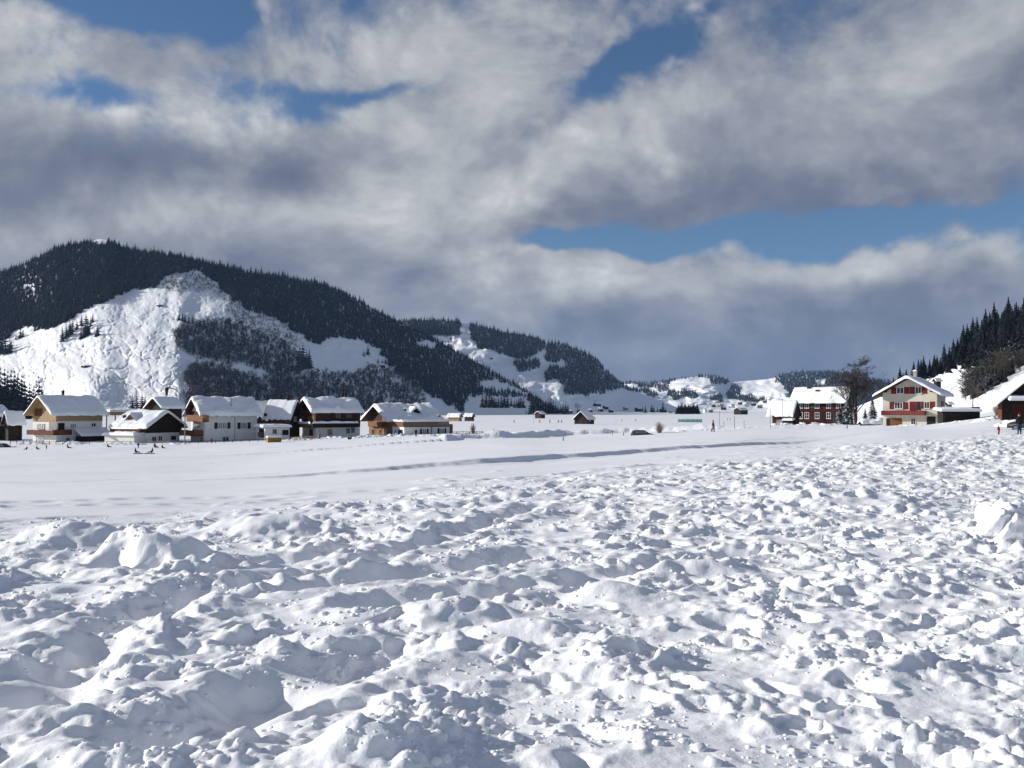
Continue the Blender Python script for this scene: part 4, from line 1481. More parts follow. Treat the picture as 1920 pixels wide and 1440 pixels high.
# low dark house behind the white one
H = House('house', 'small dark house half hidden behind the white house, satellite dish on its wall', 'house', 476, 480, 512, 222, 16, 818)
H.gabled(-2, H.h(776), H.h(755), 'dark')
H.roof(H.h(768), H.h(752), snow=0.5, seed=14, og0=0.5)
bmp = bmesh.new()
ud, zd = H.on('F', 501, 787, 0.3)
tube(bmp, [(ud, -0.02, zd - 0.05), (ud, -0.3, zd), (ud - 0.05, -0.34, zd + 0.02), (ud - 0.1, -0.44, zd + 0.08)], [0.05, 0.06, 0.25, 0.42], 12)
done(bmp, 'satellite_dish', 'trim', H.root)

# golden chalet with sunny roof
H = House('chalet', 'golden timber chalet with brightly sunlit snow roof above a garage', 'chalet', 504, 546, 562, 206, 62, 826)
he, hr = H.h(774), H.h(751)
H.gabled(-2, he, hr, 'brown', 'y')
H.roof(he, hr, 'y', og0=0.5, og1=0.9, oe=1.0, snow=0.5, seed=16, lump=0.12)
H.panel('cladding', 'L', 507, 781, 531, 795, 'gold', 0.004, 0.06, 10)
H.panel('cladding', 'L', 533, 779, 545, 794, 'gold', 0.004, 0.06, 5)
H.window('L', 511, 784, 516, 792, frame='gold', pane='glass', bars=1)
H.window('L', 520, 783, 527, 791, frame='gold', pane='glass', bars=1)
H.chimney(541, 751, 0.5, 0.8, 'dark', 0)
H.window('F', 551, 781, 556, 790, frame='trim', bars=1)
boxes('gable_vent', 'dark', H.root, (-1.05, -0.9, H.W * 0.98, H.W * 0.98 + 0.6, he - 0.7, he - 0.1))
# its flat-roofed garage
H = House('garage', 'white flat-roofed garage under thick snow in front of the golden chalet', 'garage', 481, 497, 543, 196, 16, 822)
H.wall(-1.5, H.h(802), 'white')
H.shed_roof(-0.5, H.L + 0.3, -0.5, H.W + 0.3, H.h(802) + 0.004, H.h(801), snow=0.45, seed=17, name='roof')
H.panel('garage_door', 'F', 529, 806, 541, 816, 'dark', grooves=4)
H.window('F', 511, 805, 519, 813, frame='concrete', pane='glass', bars=1)
H.panel('door', 'L', 486, 804, 495, 820, 'dark')
H.panel('shutter', 'L', 484, 811, 493, 818, 'orange', 0.07, 0.12)

# yellow container box
H = House('container', 'yellow metal container standing on the snow before the garage', 'container', 500, 502.5, 528, 182, 14, 836.5)
H.wall(-0.3, H.h(820.5), 'yellow', 'body')
H.shed_roof(-0.05, H.L + 0.05, -0.05, H.W + 0.05, H.h(820.5) + 0.004, H.h(820.4), snow=0.18, name='lid', mat='yellow', thick=0.08)
for q in np.linspace(0.06, 0.94, 6):
    boxes('rib', 'orange', H.root, (H.L * q - 0.03, H.L * q + 0.03, -0.04, -0.003, -0.2, H.h(821)))

# dark brown chalet
H = House('chalet', 'dark brown chalet with white ground floor and snow-topped long balcony', 'chalet', 566, 592, 675, 204, 22, 821)
he, hr = H.h(770), H.h(749)
hm = H.h(801)
H.wall(-1.5, hm, 'white')
H.gabled(hm + 0.003, he, hr, 'brown', name='upper_wall', inset=-0.05)
H.roof(he, hr, og0=1.3, og1=0.6, oe=0.9, snow=0.6, seed=19, lump=0.4)
H.panel('cladding', 'L', 577, 780, 590, 789, 'gold', 0.055, 0.09, 5)
H.panel('cladding', 'L', 567, 771, 583, 778, 'rust', 0.055, 0.09, 7)
H.window('F', 628, 775, 640, 785, frame='brown', pane='glass', bars=1, off=0.05)
H.window('F', 649, 776, 660, 785, frame='brown', pane='glass', bars=1, off=0.05)
H.balcony('F', 586, 672, 794, 801, 1.2, 'dark', snow=0.4)
H.balcony('L', 558, 582, 794, 802, 1.2, 'gold', snow=0.4)
H.panel('door', 'L', 580, 805, 587, 817, 'rust')
H.panel('door', 'F', 614, 805, 623, 816, 'tan')
H.window('F', 649, 803, 656, 812, frame='concrete', pane='glass', bars=0)
H.window('F', 658, 802, 665, 811, frame='concrete', pane='glass', bars=0)
H.chimney(642, 745, 0.5, 0.9, 'dark', 0)
H.chimney(648, 744.5, 0.45, 0.8, 'dark', 0)

# chalet with terrace
H = House('chalet', 'long timber chalet with snowy dormer roof, rightmost of the hamlet', 'chalet', 692, 734, 824, 212, 26, 821)
he, hr = H.h(787), H.h(762)
H.gabled(-1.5, he, hr, 'gold')
H.panel('gable_cladding', 'L', 690, 770, 716, 788, 'brown', 0.004, 0.05, 12)
H.roof(he, hr, og0=1.6, og1=0.8, oe=1.0, snow=0.68, seed=22, lump=0.35)
H.balcony('L', 690, 716, 790, 800, 1.0, 'gold')
for a, b in ((697, 703), (711, 716), (720, 727)):
    H.window('L', a, 804, b, 817, frame='tan', pane='glass', bars=1)
H.dormer(779, 779, 2.4, 1.5, 3.4, 'dark', 0.5)
H.chimney(759, 773, 0.4, 0.7, 'dark', 0.15)
H.chimney(822, 786, 0.5, 0.8, 'dark', 0.15)
H2 = House('annexe', 'white flat-roofed annexe with roof terrace in front of the long timber chalet', 'annexe', 736, 758, 843, 203, 25, 821)
ht = H2.h(800)
H2.wall(-1.5, ht, 'white')
H2.shed_roof(-0.1, H2.L + 0.1, -0.1, H2.W, ht + 0.003, ht + 0.006, snow=0, name='terrace', thick=0.1, mat='concrete')
H2.balcony('F', 757, 842, 791, 800, 0.12, 'shaded_tan', snow=0.45)
H2.balcony('L', 735, 756, 790, 800, 0.12, 'gold', snow=0.35)
H2.window('F', 791, 804, 800, 814, ('black', 'black'), bars=1, pane='curtain', sw=0.4)
H2.window('F', 824, 803, 833, 813, ('black', 'black'), bars=1, pane='curtain', sw=0.4)
H2.panel('door', 'L', 740, 806, 744, 819, 'concrete')
H2.panel('door', 'L', 747, 806, 755, 819, 'brown')
u_, _ = H2.on('F', 809, 810)
boxes('pillar', 'concrete', H2.root, (u_ - 0.12, u_ + 0.12, -0.1, -0.004, -0.5, ht - 0.02))
boxes('side_shed', 'gold', H2.root, (H2.L + 0.004, H2.L + 1.0, 0.5, H2.W - 0.5, -0.5, H2.h(796)))

# ---------------------------------------------------------------- right-hand houses
# red shingled farmhouse
H = House('farmhouse', 'dark red shingled farmhouse with rows of white windows', 'farmhouse', 1489, 1583, 1599, 240, 72, 797)
he, hr = H.h(749), H.h(726)
H.gabled(-1.5, he, hr, 'redwood', 'y')
H.roof(he, hr, 'y', og0=0.9, og1=1.0, oe=1.0, snow=0.34, seed=25, lump=0.12, mat='dark')
for i, (a, b) in enumerate(((1497, 1505), (1508.5, 1517), (1528, 1536.5), (1549.5, 1558), (1568, 1577))):
    H.window('L', a, 773, b, 785, bars=1, cross=1, pane='glass')
    H.window('L', a, 753.5, b, 765.5, bars=1, cross=1, pane='glass' if i else 'green', shutters=('green', None) if i == 2 else None, sw=1.0)
for a, b in ((1491, 1513), (1520, 1541)):
    ua, zz = H.on('L', a, 796)
    ub, _ = H.on('L', b, 796)
    u0, u1 = min(ua, ub), max(ua, ub)
    bn = boxes('ledge', 'concrete', H.root, (-0.7, -0.004, u0, u1, -0.6, 0.15))
    s_ = link('snow_cover', snow_strip(u1 - u0, 0.8, 0.45, 4), bn, M['snow_roof'])
    s_.location = (-0.02, u0, 0.14)
    s_.rotation_euler = (0, 0, math.pi / 2)
for a, b in ((1517, 729.5), (1533, 735)):
    p = H.on_roof(a, b)
    boxes('skylight', 'black', H.root, (p.x - 0.25, p.x + 0.35, p.y - 0.45, p.y + 0.45, p.z + 0.1, p.z + 0.52))
H.panel('door', 'L', 1541, 773, 1547, 796, 'dark', grooves=3)
H = House('annexe', 'low brown timber annexe with snow roof left of the red farmhouse', 'annexe', 1448, 1487, 1490, 238, 72, 799)
H.L = 4.6
he, hr = H.h(773), H.h(752)
H.gabled(-1.5, he, hr, 'brown', 'y')
H.roof(he, hr, 'y', og0=0.3, og1=1.1, oe=0.9, snow=0.36, seed=26, lump=0.1, mat='dark')
H.panel('cladding', 'L', 1469, 777, 1485, 788, 'tan', 0.004, 0.05, 7, label='weather-worn pale boards')
H.panel('barn_door', 'L', 1456, 786, 1468, 798, 'concrete', 0.004, 0.06, 4)
H.panel('hatch', 'L', 1454, 776, 1462, 784, 'rust', 0.004, 0.05, 3)
p0, p1 = H.on('L', 1489, 788)[0], H.on('L', 1473, 788)[0]
H.wall(-1.0, H.h(789), 'dark', 'wood_store', x0=-1.6, x1=-0.004, y0=min(p0, p1), y1=max(p0, p1))
H.shed_roof(-1.9, -0.05, min(p0, p1) - 0.2, max(p0, p1) + 0.2, H.h(789) + 0.003, H.h(787), 'L', snow=0.4, name='porch_roof', seed=27)

# cream house with red shutters
H = House('house', 'cream house with red shutters and a red balcony', 'house', 1655, 1757, 1773, 165, 78, 797)
he, hr = H.h(737), H.h(709)
hm = H.h(779)
H.gabled(-1.5, he, hr, 'cream', 'x')
H.roof(he, hr, 'x', og0=1.7, og1=1.0, oe=1.05, snow=0.36, seed=29, lump=0.3, mat='brown')
H.window('L', 1681, 726, 1695, 738.5, ('red', 'red'), bars=1, sw=0.85, pane='glass')
H.window('L', 1716, 725, 1728, 738.5, ('red', 'red'), bars=1, sw=0.8, pane='glass')
H.window('L', 1677, 754, 1693, 767, ('red', 'red'), bars=2, sw=0.75, pane='glass')
H.window('L', 1733, 753, 1743, 766, (None, 'red'), bars=1, sw=0.75, pane='glass')
H.panel('balcony_door', 'L', 1719, 753, 1726, 769, 'glass')
H.panel('shutter', 'L', 1705.5, 753, 1718, 770, 'red', 0.004, 0.06, 3)
H.panel('shutter', 'L', 1727, 753, 1732, 766, 'red', 0.004, 0.06, 2)
H.balcony('L', 1652, 1734, 770, 779, 1.2, 'red', floor='concrete')
H.panel('garage_door', 'L', 1669, 784, 1691, 801, 'orange', 0.004, 0.05, 6)
H.panel('recess_shade', 'L', 1662, 784, 1669, 801, 'dark')  # flat dark panel painted in for the shade of the recess
H.window('L', 1708, 784, 1717, 796, bars=1, pane='glass', frame='trim')
H.panel('cellar_door', 'L', 1738, 781, 1754, 799, 'dark')
H.panel('shutter', 'F', 1764.5, 752, 1769, 766, 'red')
H.panel('shutter', 'F', 1764, 736, 1770, 742, 'red')
for k in range(3):
    q = (0.08, 0.5, 0.92)[k]
    boxes('purlin', 'brown', H.root, (-1.6, -0.004, H.W * q - 0.09, H.W * q + 0.09, he + (hr - he) * (1 - abs(q - 0.5) * 2) - 0.22, he + (hr - he) * (1 - abs(q - 0.5) * 2) - 0.03))
H.chimney(1716, 706, 0.6, 0.9, 'concrete', 0.25)

# dark wood shed
H = House('shed', 'low black wood shed under a wavy snow roof beside the cream house', 'shed', 1758, 1768, 1832, 160, 22, 795)
H.wall(-1.2, H.h(772), 'dark')
H.shed_roof(-0.5, H.L + 0.5, -0.6, H.W + 0.5, H.h(772), H.h(768), snow=0.32, name='roof', seed=31)
for q in np.linspace(0.05, 0.95, 8):
    boxes('post', 'dark', H.root, (H.L * q - 0.07, H.L * q + 0.07, -0.1, -0.003, -0.6, H.h(772)))
H.wall(0, H.h(763), 'dark', 'lean_to', x0=H.L - 0.3, x1=H.L + 0.7, y0=H.W - 1.5, y1=H.W + 1)

# dark barn cut by the right edge
H = House('barn', 'large dark barn with sunlit roof edge cut by the right edge', 'barn', 1875.5, 1879, 2045, 128, 16, 786)
he, hr = H.h(750), H.h(684)
H.gabled(-2, he, hr, 'dark', 'y')
H.roof(he, hr, 'y', og0=1.1, og1=0.6, oe=1.0, snow=0.25, seed=33, mat='brown')
H.panel('cladding', 'L', 1872, 752, 1879, 784, 'rust', 0.004, 0.05, 6)
H.shed_roof(H.on('F', 1886, 752)[0], H.L * 0.95, -1.7, -0.05, H.h(752), H.h(747), snow=0.35, name='canopy', seed=34)
for q in (0.1, 0.35, 0.6, 0.85):
    boxes('post', 'dark', H.root, (H.L * q, H.L * q + 0.18, -0.12, -0.004, -0.5, he - 0.1))
H.panel('barn_door', 'F', 1895, 757, 1925, 786, 'brown', 0.004, 0.07, 8)

# ---------------------------------------------------------------- barns and huts out in the valley
H = House('barn', 'small black barn alone in the middle of the white valley', 'barn', 1077, 1102, 1114, 430, 64, 794)
H.gabled(-1, H.h(785), H.h(772), 'dark')
H.roof(H.h(785), H.h(772), og0=0.7, og1=0.5, oe=0.5, snow=0.4, seed=36, mat='dark')
H.panel('door', 'L', 1086, 786, 1093, 794, 'brown', grooves=3)
H.panel('hay_hatch', 'F', 1104, 788, 1108, 791, 'concrete')


def hut(label, pl, pr, top, base, r, mat='dark', side=0.42, alpha=30, axis='x', snow=0.5, group='far houses in the valley', name='hut', cat='hut', eave=0.5):
    pc = pl + (pr - pl) * side
    h = House(name, label, cat, pl, pc, pr, r, alpha, base, group)
    hr_, he_ = h.h(top), h.h(base - (base - top) * eave)
    h.gabled(-2, he_, hr_ - snow, mat, axis)
    h.roof(he_, hr_ - snow, axis, og0=0.6, og1=0.6, oe=0.6, snow=snow, seed=int(pl) % 90, mat='dark')
    return h


hut('pale snow-roofed barn just right of the long timber chalet, left of its pair', 839, 866, 774, 784, 620, 'tan', 0.8, 60, 'y', group='pair of barns behind the hamlet', eave=0.3)
hut('brown snow-roofed barn just right of the long timber chalet, right of its pair', 871, 889, 774, 784, 640, 'brown', 0.75, 60, 'y', group='pair of barns behind the hamlet', eave=0.4)
hut('small dark hut at the foot of the mountain spruces, mid valley', 1003, 1022, 770.5, 781, 900, 'brown', 0.55, 55)
hut('long low dark barn far off beside the red farmhouse annexe', 1376, 1402, 764, 773.5, 1000, 'dark', 0.5, 50, snow=0.25)
hut('tiny dark hut high on the right meadow behind the cream house', 1751, 1765, 708, 719, 470, 'dark', 0.4, 30, group='huts on slopes', snow=0.3)
hut('tiny dark hut on the snow above the black wood shed', 1774, 1785, 752.5, 761, 330, 'dark', 0.5, 40, group='huts on slopes', snow=0.25)
p_ = foothold(left, 163, 688)
for lab, a, b, tp, bs, hill_ in (('dark hay hut on the sunlit slope above the first chalet', 151, 173, 683.5, 688.5, left), ('dark hay hut high on the sunlit slope under the forest', 291, 306, 569.5, 574.5, left),
                                 ('dark cabin beside three spruces on the shaded meadow', 707, 722, 681, 688, left), ('tiny dark hut on the upper snow strip of the second ridge', 843, 850, 632, 635.5, middle),
                                 ('tiny dark hut on the lower snow strip of the second ridge', 917, 924, 669, 672.5, middle)):
    hut(lab, a, b, tp, bs, foothold(hill_, (a + b) / 2, bs)[1] - 4, 'dark', 0.3, 20, group='huts on slopes', snow=0.9 if b - a > 10 else 0.6)
village = [(1078, 1089, 755, 763, 'white'), (1121, 1131, 764, 770, 'brown'), (1112, 1127, 756, 760, 'dark'), (1130, 1141, 760, 766, 'dark'), (1104, 1111, 766, 771, 'brown'), (1141, 1150, 767, 772, 'dark'),
           (1168, 1178, 762, 768, 'tan'), (1190, 1204, 763, 770, 'brown'), (1222, 1231, 766, 772, 'white'), (1236, 1250, 766, 772, 'brown'), (1254, 1261, 768, 773, 'cream'),
           (1318, 1326, 766, 772, 'white'), (1329, 1337, 767, 772, 'brown'), (1334, 1342, 757, 762, 'dark'), (1345, 1356, 756, 761, 'tan'), (1366, 1378, 757, 763, 'white'), (1352, 1362, 762, 767, 'brown'),
           (1384, 1392, 753, 757, 'dark'), (1396, 1404, 757, 762, 'white'), (1408, 1418, 754, 759, 'brown'), (1420, 1430, 759, 764, 'tan'), (1066, 1074, 768, 773, 'dark'), (1054, 1062, 769, 774, 'brown'), (1281, 1288, 768, 773, 'white'), (1430, 1438, 750, 754, 'brown')]
ORD = ['leftmost', 'second', 'third', 'fourth', 'fifth', 'sixth', 'seventh', 'eighth', 'ninth', 'tenth', 'eleventh', 'twelfth', 'thirteenth', 'fourteenth', 'fifteenth', 'sixteenth', 'seventeenth', 'eighteenth',
       'nineteenth', 'twentieth', 'twenty-first', 'twenty-second', 'twenty-third', 'twenty-fourth', 'twenty-fifth', 'twenty-sixth', 'twenty-seventh', 'twenty-eighth', 'twenty-ninth', 'thirtieth']


def nth(i, n):
    return 'leftmost' if i == 0 else 'rightmost' if i == n - 1 else ORD[i] + ' from left'


COLN = {'white': 'white', 'brown': 'brown', 'dark': 'black', 'tan': 'tan', 'cream': 'cream'}
for k, (a, b, tp, bs, mt) in enumerate(sorted(village)):
    r_ = 1500 + 60 * k if bs > 769 else 2300
    hut('small %s house with snowy roof, %s in the far village' % (COLN[mt], nth(k, len(village))), a, b, tp, bs, r_, mt, 0.45, 40, snow=0.6, name='village_house', cat='house', group='houses of the far village', eave=0.55)
# ---------------------------------------------------------------- single trees


def spruce(px, base, top, label, group, hill=None, r=None, near=False, parts=False, k=0, mat=None):
    if hill is not None:
        p = foothold(hill, px, base)
    else:
        x = D(px, 768)[0] * r
        p = Vector((x, r, at(px, base, r).z))
    h = (base - top) * p.y / F * 1.02
    src = (CONN if near else CON)[k % (4 if near else 5)]
    if parts:
        o = empty('spruce_tree', p, k * 1.3)
        o.scale = (h, h, h)
        me = src[0]
        if mat:
            me = me.copy()
            me.materials.clear()
            me.materials.append(M[mat])
        link('crown', me, o)
        link('trunk', src[1], o)
    else:
        o = link('spruce_tree', (CONNJ if near else CONJ)[k % (4 if near else 5)])
        o.location = p - Vector((0, 0, 0.3))
        o.scale = (h, h, h)
        o.rotation_euler = (0, 0, k * 1.3)
    tag(o, label, 'tree', group)
    return o


k = 0


def clump(lst, label, group, hill=None, r=None, near=False, parts=False, wide=1.0):
    """trees of one clump, told apart by their order from the left"""
    global k
    lst = sorted(lst, key=lambda q: q[0])
    for i, e_ in enumerate(lst):
        px, base, top = e_[:3]
        rr = e_[3] if len(e_) > 3 else r
        o = spruce(px, base, top, '%s, %s' % (label, nth(i, len(lst))), group, hill, rr, near, parts, k)
        o.scale.x *= wide
        o.scale.y *= wide
        k += 1


clump([(117, 640, 610), (124, 634, 604), (131, 628, 599), (136, 622, 596), (144, 618, 598), (152, 636, 610), (153, 610, 588), (161, 620, 584), (165, 628, 596), (174, 604, 586), (159, 632, 606), (183, 630, 606), (170, 612, 592)],
      'dark spruce in the loose clump on the sunlit mountain meadow', 'spruces on the sunlit meadow', left)
clump([(30, 637, 625), (38, 634, 612), (43, 632, 614), (66, 620, 604), (72, 618, 600), (80, 616, 600), (88, 612, 598), (94, 611, 600)],
      'dark spruce along the upper left edge of the sunlit meadow', 'spruces along the meadow edge', left)
clump([(-8, 660, 620), (2, 662, 622), (10, 664, 624), (18, 662, 630), (21, 654, 634)], 'dark spruce at the picture edge left of the sunlit meadow', 'spruces at the picture edge', left)
clump([(-12, 770, 680), (0, 762, 688), (8, 764, 690), (14, 770, 694), (20, 772, 692), (27, 768, 694), (33, 772, 698), (40, 774, 702), (46, 772, 706), (55, 778, 718), (63, 780, 722), (72, 778, 704), (78, 782, 722), (86, 784, 735), (95, 786, 742), (24, 786, 715), (4, 790, 715), (48, 788, 730)],
      'near-black spruce behind the dark barns at lower left', 'spruces behind the barns', None, 900)
clump([(248, 766, 738), (256, 768, 734), (266, 768, 735), (272, 768, 740)], 'dark spruce behind the snowy canopy between the chalets', 'spruces behind the canopy', None, 700)
clump([(336, 600, 582), (342, 602, 584), (347, 604, 586), (354, 606, 590), (361, 607, 589), (368, 611, 596), (375, 613, 594), (381, 614, 598), (335, 632, 608), (347, 630, 609), (358, 628, 612)],
      'small spruce on the rounded spur of the mountain meadow', 'spruces on the spur', left)
clump([(575, 690, 655), (580, 688, 654), (568, 690, 640), (562, 692, 646)], 'tall slim spruce where the thicket meets the shaded meadow', 'spruces by the shaded meadow', left)
clump([(690, 665, 644), (682, 668, 656), (709, 681, 669), (717, 682, 672), (723, 682, 668), (729, 685, 669)], 'spruce standing alone on the shaded mountain meadow', 'spruces on the shaded meadow', left)
clump([(905 + 5.2 * i + 2 * math.sin(i * 7), 763 - 0.05 * i + 3 * math.sin(i * 3.1), 735 + 0.7 * i + 5 * math.sin(i * 5.3)) for i in range(16)],
      'tall spruce in the row at the foot of the mountain', 'row of spruces at the mountain foot', None, 1150)
clump([(996 + 4.6 * i, 774 + 2 * math.sin(i * 3.1), 738 + 1.3 * i + 5 * math.sin(i * 5.3)) for i in range(16)],
      'dark spruce where the mountain meets the valley floor', 'spruces at the mountain toe', None, 1250)
clump([(772 + 4.6 * i, 626 + 1.4 * math.sin(i * 2.2), 598 + 5 * math.sin(i * 4.1)) for i in range(20)], 'slim spruce against the snowy skyline of the second ridge', 'spruces on the ridge skyline', middle)
clump([(1272 + 3.2 * i, 775, 758 + 2.5 * math.sin(i * 2.7)) for i in range(12)], 'round dark tree in the black grove far across the valley', 'trees of the dark grove', None, 1000, True, wide=1.9)
clump([(1205, 772, 760), (1210, 773, 758), (1222, 772, 756), (1226, 772, 760), (1243, 772, 750), (1248, 772, 763), (1233, 772, 762), (1083, 774, 761), (1086, 775, 763)], 'small dark tree among the far village houses', 'trees in the far village', None, 1400)
# right-hand slope: the skyline row
clump([(1688, 726, 686, 560), (1694, 728, 697, 560), (1714, 715, 676, 590), (1721, 714, 688, 590), (1728, 708, 672, 600), (1735, 708, 678, 600), (1744, 704, 672, 600), (1752, 702, 666, 610), (1758, 700, 664, 610), (1764, 698, 670, 600), (1700, 722, 690, 570), (1676, 735, 705, 600), (1668, 742, 712, 620)],
      'black spruce on the slope behind the cream house', 'spruces behind the cream house', None, None, True)
clump([(1773, 692, 655, 620), (1781, 688, 648, 625), (1789, 680, 634, 630), (1797, 678, 632, 630), (1806, 668, 618, 630), (1815, 664, 606, 630), (1826, 660, 594, 630), (1834, 656, 593, 625), (1842, 655, 604, 620), (1852, 650, 592, 620), (1858, 648, 583, 620), (1866, 645, 596, 610), (1875, 642, 588, 610), (1884, 640, 580, 600), (1892, 636, 586, 600), (1900, 634, 576, 590), (1909, 632, 579, 590), (1918, 630, 577, 590), (1928, 626, 570, 585),
       (1803, 682, 640, 560), (1812, 690, 640, 560), (1822, 684, 632, 555), (1832, 682, 636, 550), (1846, 692, 630, 540), (1852, 690, 636, 540), (1860, 678, 630, 540), (1790, 690, 655, 590), (1779, 698, 662, 590)],
      'tall black spruce on the skyline of the right slope', 'spruces crowning the right slope', None, None, True)

# trees by the red farmhouse


def tree_thing(name, px, base, r, me_fn, h, label, cat, mat='bark', crown='crown'):
    x = D(px, 768)[0] * r
    o = empty(name, (x, r, at(px, base, r).z))
    tag(o, label, cat)
    return o


def big_bare(px, base, top, r, seed, label, name='bare_tree', wide=1.0, mat='twigs_frost', depth=5):
    x = D(px, 768)[0] * r
    p = Vector((x, r, at(px, base, r).z - 0.2))
    h = (base - top) * r / F
    o = empty(name, p)
    tag(o, label, 'tree')
    me = branch_tree('crown', seed, depth, 5 if depth > 4 else 4, 0.60, mat, 0.16, 0.012, 0.30, twig=0.0013)
    c = link('crown', me, o)
    c.scale = (h * wide, h * wide, h)
    bm = bmesh.new()
    tube(bm, [(0, 0, -0.4), (0.0, 0, 0.5), (0.03, 0, h * 0.25), (0.02, 0.02, h * 0.5)], [h * 0.028, h * 0.02, h * 0.016, h * 0.006], 9)
    done(bm, 'trunk', 'bark', o, True)
    return o


M['twigs_dark'] = material('twigs_dark', (0.05, 0.04, 0.034), 0.9, wobble(1.2, 0.3))
big_bare(1605, 798, 664, 226, 305, 'tall leafless brown tree between the red farmhouse and the cream house', wide=1.15, mat='twigs_dark')
big_bare(1563, 803, 734, 214, 312, 'small leafless tree standing in front of the red farmhouse', wide=0.5, depth=4, mat='twigs_dark')
big_bare(1824, 764, 718, 190, 318, 'thin dark leafless tree behind the black wood shed', wide=0.4, depth=3, mat='twigs_dark')
spruce(1588, 803, 738, 'dark snow-flecked spruce before the right end of the red farmhouse', None, None, 216, True, True, 1, 'needles_frost')
spruce(1574, 802, 757, 'small snow-flecked spruce before the red farmhouse windows', None, None, 214, True, True, 2, 'needles_frost')
spruce(1636, 800, 742, 'slender snow-laden spruce just left of the cream house', None, None, 200, True, True, 3, 'needles_frost')
spruce(1622, 798, 764, 'short snow-laden spruce right of the tall leafless tree', None, None, 215, True, True, 0, 'needles_frost')
spruce(599, 822, 806, 'tiny snowy spruce in front of the dark brown chalet', None, None, 196, True, True, 2, 'needles_frost')


M['twigs_pale'] = material('twigs_pale', (0.30, 0.25, 0.18), 0.9)


def bush(px, base, wpx, hpx, r, seed, label, mat='twigs_pale'):
    rr = random.Random(seed)
    x = D(px, 768)[0] * r
    o = empty('bush', (x, r, gz(x, r) - 0.05))
    tag(o, label, 'bush')
    h, w = hpx * r / F, wpx * r / F
    for s in range(2):
        V, T = [], []
        for i in range(85):
            a, t = rr.uniform(0, 6.283), rr.random() ** 0.6
            tip = Vector((math.cos(a) * t * w / 2, math.sin(a) * t * w / 2, h * math.sqrt(max(0.02, 1 - t * t * 0.85)) * rr.uniform(0.75, 1.05)))
            mid = tip * 0.5 + Vector((0, 0, h * 0.12))
            q = 0.02
            b0 = len(V)
            for c, wd in ((Vector((rr.uniform(-.1, .1) * w, rr.uniform(-.1, .1) * w, 0)), 0.022), (mid, 0.016), (tip, 0.006)):
                V += [tuple(c + Vector((wd, 0, 0))), tuple(c + Vector((-wd * .5, wd * .87, 0))), tuple(c + Vector((-wd * .5, -wd * .87, 0)))]
            for q in range(2):
                for j in range(3):
                    a_, b_ = b0 + q * 3 + j, b0 + q * 3 + (j + 1) % 3
                    T += [(a_, b_, b_ + 3), (a_, b_ + 3, a_ + 3)]
        link('twigs' if s == 0 else 'inner_twigs', tri_mesh('twigs', V, T), o, M[mat])
    return o


bush(1236, 820, 30, 23, 165, 5, 'pale leafless bush behind the buried black car')
bush(887, 818, 16, 22, 190, 6, 'thin leafless bush right of the hamlet')
bush(1868, 770, 18, 22, 175, 8, 'brown leafless bush beside the barn at right')

# ---------------------------------------------------------------- small snow-roofed shed near the cream house
H = House('shed', 'little shed buried under a dome of snow between farmhouse and cream house', 'shed', 1612, 1619, 1650, 185, 18, 800)
H.gabled(-1, H.h(795), H.h(791), 'dark', 'x')
H.roof(H.h(795), H.h(791), snow=0.55, seed=41, og0=0.3, og1=0.4, oe=0.4, mat='dark')

# ---------------------------------------------------------------- cars


